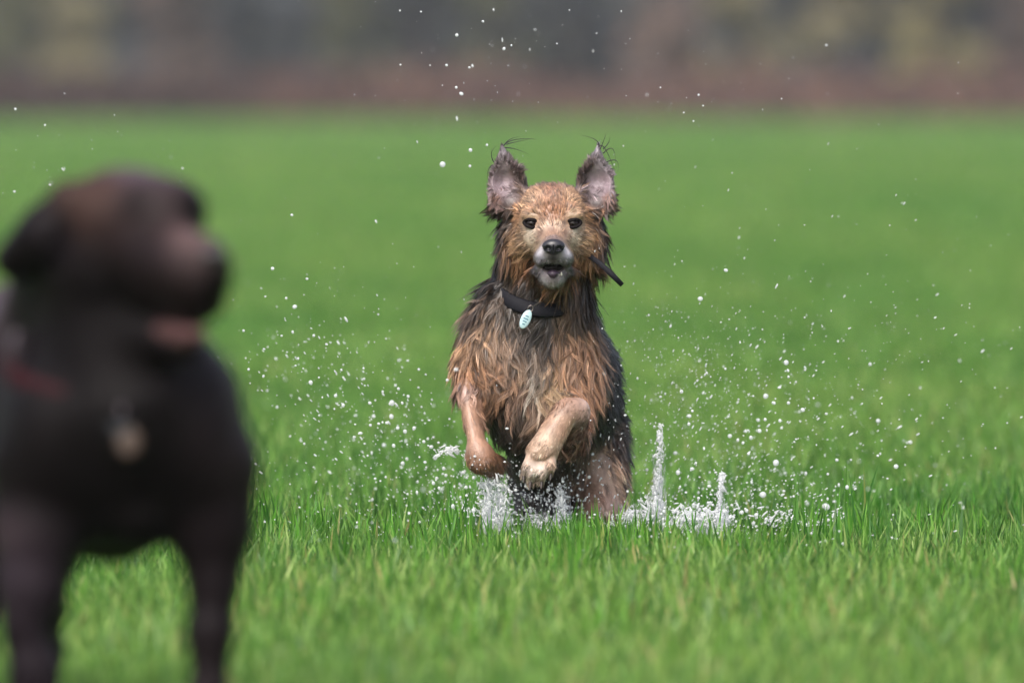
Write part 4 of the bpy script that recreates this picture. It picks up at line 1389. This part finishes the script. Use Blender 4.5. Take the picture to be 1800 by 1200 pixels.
def spray():
    iv, ig = ico()
    r = np.random.default_rng(77)
    wm = water_mat('water drops', .38)  # white body colour stands in for sky light in the clear drops
    pts = []

    def cloud(n, cx, cy, sx, sy, ys=(.25, .45), size=(.0012, .5), down=False):
        x = r.normal(cx, sx, n)
        y = r.normal(cy, sy, n)
        Y = r.normal(ys[0], ys[1] * np.where(r.random(n) < .3, 1.9, .8), n)
        s = .66 * size[0] * np.exp(r.normal(0, size[1], n))
        for i in range(n):
            if y[i] > 985:
                y[i] = 985 - r.uniform(0, 90)
            p = A(x[i], y[i], Y[i])
            if p[2] > .02:
                pts.append((*p, s[i]))
    # right of the dog: wide fan, thick near the ground
    cloud(650, 1290, 900, 110, 50, size=(.0016, .5))
    cloud(560, 1290, 800, 130, 75, size=(.0013, .5))
    cloud(520, 1230, 690, 110, 70, size=(.0010, .4))
    cloud(280, 1480, 780, 170, 90, size=(.0013, .45))
    cloud(160, 1520, 600, 160, 60, size=(.0011, .4))
    cloud(260, 1200, 610, 80, 70, size=(.0009, .4))
    cloud(120, 1380, 450, 260, 110, ys=(.3, .6), size=(.0009, .4))
    # left
    cloud(240, 700, 740, 80, 60, size=(.0016, .5))
    cloud(220, 560, 640, 80, 50, size=(.0013, .45))
    cloud(260, 620, 800, 120, 60, size=(.0011, .45))
    cloud(320, 800, 860, 60, 40, size=(.0016, .5))
    cloud(120, 600, 900, 120, 40, size=(.0013, .5))
    cloud(60, 560, 500, 140, 60, size=(.0011, .4))
    cloud(40, 150, 300, 120, 60, size=(.0011, .4))
    # above
    cloud(60, 870, 110, 130, 80, ys=(.3, .7), size=(.0011, .45))
    cloud(40, 1180, 170, 140, 60, ys=(.3, .7), size=(.0010, .4))
    cloud(50, 1000, 180, 400, 120, ys=(.3, .7), size=(.0009, .3))
    # in front of and between the hind legs
    cloud(420, 945, 880, 45, 38, ys=(.18, .06), size=(.0019, .45))
    cloud(240, 1000, 840, 70, 50, ys=(.2, .08), size=(.0013, .45))
    cloud(160, 880, 890, 40, 35, ys=(.15, .1), size=(.0022, .5))
    cloud(260, 1180, 920, 70, 26, ys=(.1, .2), size=(.0020, .5))
    cloud(420, 1200, 955, 150, 22, ys=(.0, .25), size=(.0015, .5))
    cloud(200, 900, 945, 90, 22, ys=(.05, .15), size=(.0015, .5))
    cloud(160, 650, 930, 130, 26, ys=(.0, .3), size=(.0012, .4))
    P = np.array(pts)
    n = len(P)
    P[:, 3] = np.minimum(P[:, 3], .0034)
    S = P[:, 3][:, None] * (1 + r.uniform(-.25, .35, (n, 3)))
    # a share of them drawn out along their flight away from the hind feet
    fl = P[:, :3] - np.array((.08, .3, -.15))
    fl /= np.linalg.norm(fl, axis=1)[:, None]
    st = np.where((r.random(n) < .35) & (P[:, 3] < .0017), r.uniform(.6, 2.4, n), 0)
    Q = iv[None] * S[:, None, :]
    Q = Q + fl[:, None, :] * ((Q @ np.eye(3)) * fl[:, None, :]).sum(2)[..., None] * st[:, None, None]
    V = (P[:, None, :3] + Q).reshape(-1, 3)
    F = (ig[None] + (np.arange(n) * len(iv))[:, None, None]).reshape(-1, 3)
    tag(mesh_from('water_spray', V, F, wm), 'fine spray of tiny water drops thrown up around the running dog', 'spray', kind='stuff')

    # the large drops one can point at: pixel, radius in px, where
    big = [
        ('in the air high above the running dog', [(803, 62, 5), (785, 115, 5), (811, 165, 6), (802, 154, 4), (825, 119, 4), (886, 86, 5), (703, 19, 3), (740, 21, 3), (899, 80, 3), (849, 38, 4), (1001, 18, 2.5), (704, 114, 3), (756, 115, 2.5), (979, 77, 2.5)]),
        ('beside the tip of the running dog\'s ear on the left', [(778, 289, 9), (827, 264, 6), (856, 255, 4), (826, 292, 4)]),
        ('in the air above the running dog\'s ear on the right', [(1228, 167, 3.5), (1202, 198, 3), (1219, 213, 3), (1236, 186, 2.5), (1161, 154, 2.5)]),
        ('above the labrador\'s head', [(27, 192, 3.5), (79, 220, 3), (88, 325, 4)]),
        ('between the two dogs at collar height', [(518, 539, 7), (479, 472, 5), (513, 378, 4.5), (503, 524, 4), (428, 581, 4), (495, 590, 3.5), (574, 605, 4)]),
        ('left of the running dog at the height of its chest', [(524, 630, 4), (437, 649, 4), (463, 661, 4), (546, 672, 6), (600, 650, 3.5), (639, 647, 3.5), (590, 695, 5), (603, 712, 6), (650, 708, 6), (689, 708, 8), (707, 708, 4), (688, 732, 8), (699, 752, 6), (712, 758, 6), (728, 752, 6), (692, 783, 6), (651, 747, 5), (680, 743, 5), (745, 776, 5), (758, 785, 6), (747, 812, 5), (784, 835, 5), (765, 805, 7)]),
        ('right of the running dog at the height of its back', [(1231, 525, 7), (1276, 475, 6), (1385, 651, 5), (1386, 662, 4), (1275, 648, 4), (1346, 696, 8), (1360, 708, 6), (1386, 708, 6), (1411, 720, 6), (1382, 637, 7), (1198, 688, 5), (1217, 722, 4), (1345, 737, 5), (1371, 739, 5)]),
        ('low over the grass right of the running dog', [(1320, 769, 7), (1283, 766, 7), (1306, 778, 5), (1364, 813, 9), (1192, 830, 8), (1258, 830, 4), (1341, 869, 10), (1452, 890, 11), (1472, 922, 7), (1228, 875, 5), (1325, 920, 7), (1418, 922, 6), (1211, 745, 6), (1335, 757, 6), (1395, 872, 4), (1489, 856, 6), (1316, 797, 5)]),
    ]
    proto = mesh_from('water_drop', iv * 1.0, ig, water_mat('large water drops', .38))
    first = True
    for where, ds in big:
        for px, py, rad in ds:
            o = proto if first else proto.copy()
            if not first:
                COL.objects.link(o)
            first = False
            Y = r.uniform(-.1, .1) if rad < 6.5 else r.uniform(.1, .25)
            o.location = A(px, py, Y)
            k = rad / 1000 * .60
            o.scale = (k * r.uniform(.85, 1.15), k, k * r.uniform(.85, 1.2))
            o.rotation_euler = (0, r.uniform(-.5, .5), 0)
            tag(o, 'large white water drop ' + where, 'water drop', 'large water drops thrown up by the running dog')

    # sheets and jets of broken water
    foam = water_mat('broken white water', .35, .08)
    fr = np.random.default_rng(9)

    vm, vt, vb = new_mat('thin sheet of water')
    vb.inputs['Base Color'].default_value = (.95, .97, 1, 1)
    vb.inputs['Roughness'].default_value = .06
    vb.inputs['Specular IOR Level'].default_value = 1.0
    va = vt.nodes.new('ShaderNodeAttribute')
    va.attribute_name = 'coat'
    sx = vt.nodes.new('ShaderNodeSeparateXYZ')
    vt.links.new(va.outputs['Vector'], sx.inputs[0])
    mp = vt.nodes.new('ShaderNodeMapping')
    mp.inputs['Scale'].default_value = (34, 34, 9)
    tc = vt.nodes.new('ShaderNodeTexCoord')
    nz = vt.nodes.new('ShaderNodeTexNoise')
    nz.inputs['Scale'].default_value = 4.0
    nz.inputs['Detail'].default_value = 5
    nz.inputs['Roughness'].default_value = .65
    nz.inputs['Distortion'].default_value = .6
    vt.links.new(tc.outputs['Object'], mp.inputs['Vector'])
    vt.links.new(mp.outputs[0], nz.inputs['Vector'])
    m0 = vt.nodes.new('ShaderNodeMath')
    m0.operation = 'SUBTRACT'
    vt.links.new(nz.outputs['Fac'], m0.inputs[0])
    vt.links.new(sx.outputs['X'], m0.inputs[1])
    mr = vt.nodes.new('ShaderNodeMapRange')
    mr.inputs[1].default_value = -.02
    mr.inputs[2].default_value = .22
    mr.inputs[3].default_value = 0
    mr.inputs[4].default_value = .72
    vt.links.new(m0.outputs[0], mr.inputs[0])
    bp = vt.nodes.new('ShaderNodeBump')
    bp.inputs['Strength'].default_value = 1
    bp.inputs['Distance'].default_value = .01
    vt.links.new(nz.outputs['Fac'], bp.inputs['Height'])
    vt.links.new(bp.outputs[0], vb.inputs['Normal'])
    vtr = vt.nodes.new('ShaderNodeBsdfTranslucent')
    vtr.inputs['Color'].default_value = (.97, .98, 1, 1)
    vx = vt.nodes.new('ShaderNodeMixShader')
    vx.inputs[0].default_value = .45
    vt.links.new(vb.outputs[0], vx.inputs[1])
    vt.links.new(vtr.outputs[0], vx.inputs[2])
    vtp = vt.nodes.new('ShaderNodeBsdfTransparent')
    vy = vt.nodes.new('ShaderNodeMixShader')
    vt.links.new(mr.outputs[0], vy.inputs[0])
    vt.links.new(vtp.outputs[0], vy.inputs[1])
    vt.links.new(vx.outputs[0], vy.inputs[2])
    vt.links.new(vy.outputs[0], vt.nodes['Material Output'].inputs['Surface'])

    def splash(name, label, strokes, Y, seed, fil=26, veils=()):
        """broken water: beads, threads and torn flecks strung along the strokes"""
        rr = np.random.default_rng(seed)
        VV, FF, off = [], [], 0
        for pts_, r0, r1, n, jit in strokes:
            pts_ = np.array(pts_, float)
            m = n * 8
            t = rr.random(m) * (len(pts_) - 1)
            k = np.minimum(t.astype(int), len(pts_) - 2)
            p = pts_[k] + (pts_[k + 1] - pts_[k]) * (t - k)[:, None]
            d = pts_[k + 1] - pts_[k]
            d /= np.linalg.norm(d, axis=1)[:, None]
            u = t / (len(pts_) - 1)
            rad = r0 + (r1 - r0) * u
            clump = vnoise(np.stack([p[:, 0] * .12, p[:, 1] * .12, np.full(m, seed * 3.1)], 1), 1.0)
            off_ = rr.normal(0, 1, (m, 2)) * (rad * .62 + jit * .5)[:, None] * (.3 + 1.6 * clump)[:, None]
            p = p + off_
            p[:, 1] -= 8
            p[:, 1] = np.minimum(p[:, 1], 985 - rr.uniform(0, 20, m))
            s_ = .0011 * np.exp(rr.normal(0, .5, m)) * (.7 + .5 * clump)
            s_ = np.minimum(s_, .0026)
            long_ = np.where(rr.random(m) < .35, rr.uniform(2, 5, m), rr.uniform(.8, 1.6, m))
            ang = np.arctan2(-d[:, 1], d[:, 0]) + rr.normal(0, .5, m)
            for i in range(m):
                c = A(p[i, 0], p[i, 1], Y + rr.normal(0, .03))
                if c[2] < .005:
                    continue
                R_ = roty(-ang[i])
                q_ = iv * (1 + .25 * rr.normal(size=(len(iv), 1)))
                q_ = q_ * np.array((s_[i] * long_[i], s_[i], s_[i]))
                VV.append(c + q_ @ R_.T)
                FF.append(ig + off)
                off += len(iv)
        ncore = sum(len(f) for f in FF)
        nv_core = off
        att = [np.zeros(off)]
        for top, Yv, bulge in veils:
            # thin curled sheet rising from the water to the given rim (px, py of the rim, px of the foot)
            top = np.array(top, float)
            nu, nvv = 40, 18
            G = []
            aa = []
            for iu in range(nu):
                t = iu / (nu - 1) * (len(top) - 1)
                k = min(int(t), len(top) - 2)
                q_ = top[k] + (top[k + 1] - top[k]) * (t - k)
                rim = A(q_[0], q_[1] - 16, Yv)
                foot = A(q_[2], 985, Yv)
                edge = abs(iu / (nu - 1) - .5) * 2
                for jv in range(nvv):
                    v = jv / (nvv - 1)
                    p_ = foot * (1 - v) + rim * v
                    p_ = p_ + np.array((0, -bulge * math.sin(v * 2.2) + .03 * math.sin(iu * .5 + seed) * v, 0))
                    p_ = p_ + np.array((.006 * math.sin(v * 9 + iu * .7), 0, 0))
                    G.append(p_)
                    aa.append(.30 + .34 * v ** 2 + .3 * edge ** 4)
            VV.append(np.array(G))
            att.append(np.array(aa))
            I_, J_ = np.meshgrid(np.arange(nu - 1), np.arange(nvv - 1), indexing='ij')
            a_ = (I_ * nvv + J_).ravel() + off
            FF.append(np.concatenate([np.stack([a_, a_ + nvv, a_ + nvv + 1], 1), np.stack([a_, a_ + nvv + 1, a_ + 1], 1)]))
            off += len(G)
        cc = np.concatenate(att)[:, None] * np.ones(3)
        o = mesh_from(name, np.concatenate(VV), np.concatenate(FF), foam, col=cc)
        if veils:
            o.data.materials.append(vm)
            mi = np.zeros(len(o.data.polygons), np.int32)
            mi[ncore:] = 1
            o.data.polygons.foreach_set('material_index', mi)
        tag(o, label, 'splash', 'splashes of white water around the running dog', 'stuff')
    splash('water_splash', 'tall thin jet of white water standing up right of the running dog', [([(1155, 935), (1152, 890), (1156, 850), (1160, 810), (1162, 775), (1160, 752)], 6, 2.5, 44, 2.2), ([(1150, 940), (1150, 880)], 13, 9, 22, 4)], .12, 1, veils=[([(1140, 880, 1128), (1150, 800, 1142), (1160, 745, 1150), (1168, 790, 1160), (1172, 880, 1172)], .12, .01)])
    splash('water_splash', 'thin upright spike of water at the right end of the low splash', [([(1266, 935), (1264, 900), (1268, 865), (1270, 840)], 4, 1.5, 18, 1.0)], .1, 2, veils=[([(1258, 900, 1250), (1266, 838, 1262), (1272, 835, 1270), (1280, 905, 1284)], .1, .005)])
    splash('water_splash', 'low ragged sheet of white water between the tall jet and the thin spike', [([(1175, 935), (1195, 915), (1225, 912), (1255, 918), (1285, 915)], 9, 8, 60, 7), ([(1170, 960), (1220, 945), (1285, 950)], 9, 8, 50, 9), ([(1240, 960), (1228, 985)], 7, 4, 14, 4)], .1, 3, veils=[([(1160, 910, 1150), (1195, 885, 1190), (1230, 880, 1225), (1270, 890, 1262), (1310, 915, 1305)], .1, .04), ([(1170, 935, 1170), (1230, 910, 1230), (1300, 930, 1300)], -.05, .04)])
    splash('water_splash', 'white splash left of the hind legs under the folded front paw', [([(868, 845), (880, 870), (884, 900), (872, 940)], 6, 9, 46, 5), ([(850, 850), (862, 885), (850, 930)], 4, 8, 30, 6), ([(835, 905), (860, 920), (900, 935)], 7, 8, 40, 8)], .03, 4, veils=[([(838, 850, 832), (862, 820, 855), (885, 830, 880), (900, 870, 902)], .05, .02), ([(830, 900, 822), (870, 875, 868), (915, 900, 918)], -.03, .03)])
    splash('water_splash', 'white water between the two hind legs of the running dog', [([(985, 868), (990, 900), (985, 935), (1005, 940)], 6, 9, 40, 5), ([(930, 925), (960, 935), (1000, 935)], 8, 8, 34, 8)], .12, 5, veils=[([(972, 880, 970), (990, 845, 985), (1006, 870, 1008)], .15, .02), ([(900, 905, 895), (960, 890, 955), (1020, 905, 1022)], .1, .03)])
    splash('water_splash', 'low froth right beside the running dog\'s hind leg on the right', [([(1085, 930), (1110, 915), (1140, 925)], 7, 9, 36, 8), ([(1090, 950), (1150, 945)], 8, 8, 28, 8)], .12, 6, veils=[([(1075, 905, 1072), (1105, 880, 1100), (1135, 890, 1132), (1165, 905, 1165)], .12, .03)])
    splash('water_splash', 'small curl of white water left of the folded front paw', [([(772, 803), (790, 798), (805, 803)], 4, 5, 14, 2), ([(815, 805), (825, 818), (832, 828)], 5, 4, 10, 2)], .05, 7)
    splash('water_splash', 'scattered white froth in the grass below the largest drops at right', [([(1330, 925), (1370, 915), (1420, 930), (1480, 915)], 4, 4, 26, 10), ([(1400, 955), (1440, 945)], 4, 3, 12, 8)], .15, 8)


def haze():
    m = bpy.data.materials.new('damp air')
    m.use_nodes = True
    t = m.node_tree
    t.nodes.clear()
    o = t.nodes.new('ShaderNodeOutputMaterial')
    v = t.nodes.new('ShaderNodeVolumePrincipled')
    v.inputs['Color'].default_value = (.92, .95, 1, 1)
    v.inputs['Density'].default_value = 0.0004
    t.links.new(v.outputs[0], o.inputs['Volume'])
    x, y0, y1, z0, z1 = 150, -40, 420, -1, 24
    V = [(-x, y0, z0), (x, y0, z0), (x, y1, z0), (-x, y1, z0), (-x, y0, z1), (x, y0, z1), (x, y1, z1), (-x, y1, z1)]
    F = [(0, 3, 2, 1), (4, 5, 6, 7), (0, 1, 5, 4), (1, 2, 6, 5), (2, 3, 7, 6), (3, 0, 4, 7)]
    tag(mesh_from('haze', V, F, m, smooth=False), 'thin damp haze over the whole field', 'haze', kind='stuff')


ground()
haze()
grass()
far_edge()
main_dog()
labrador()
spray()
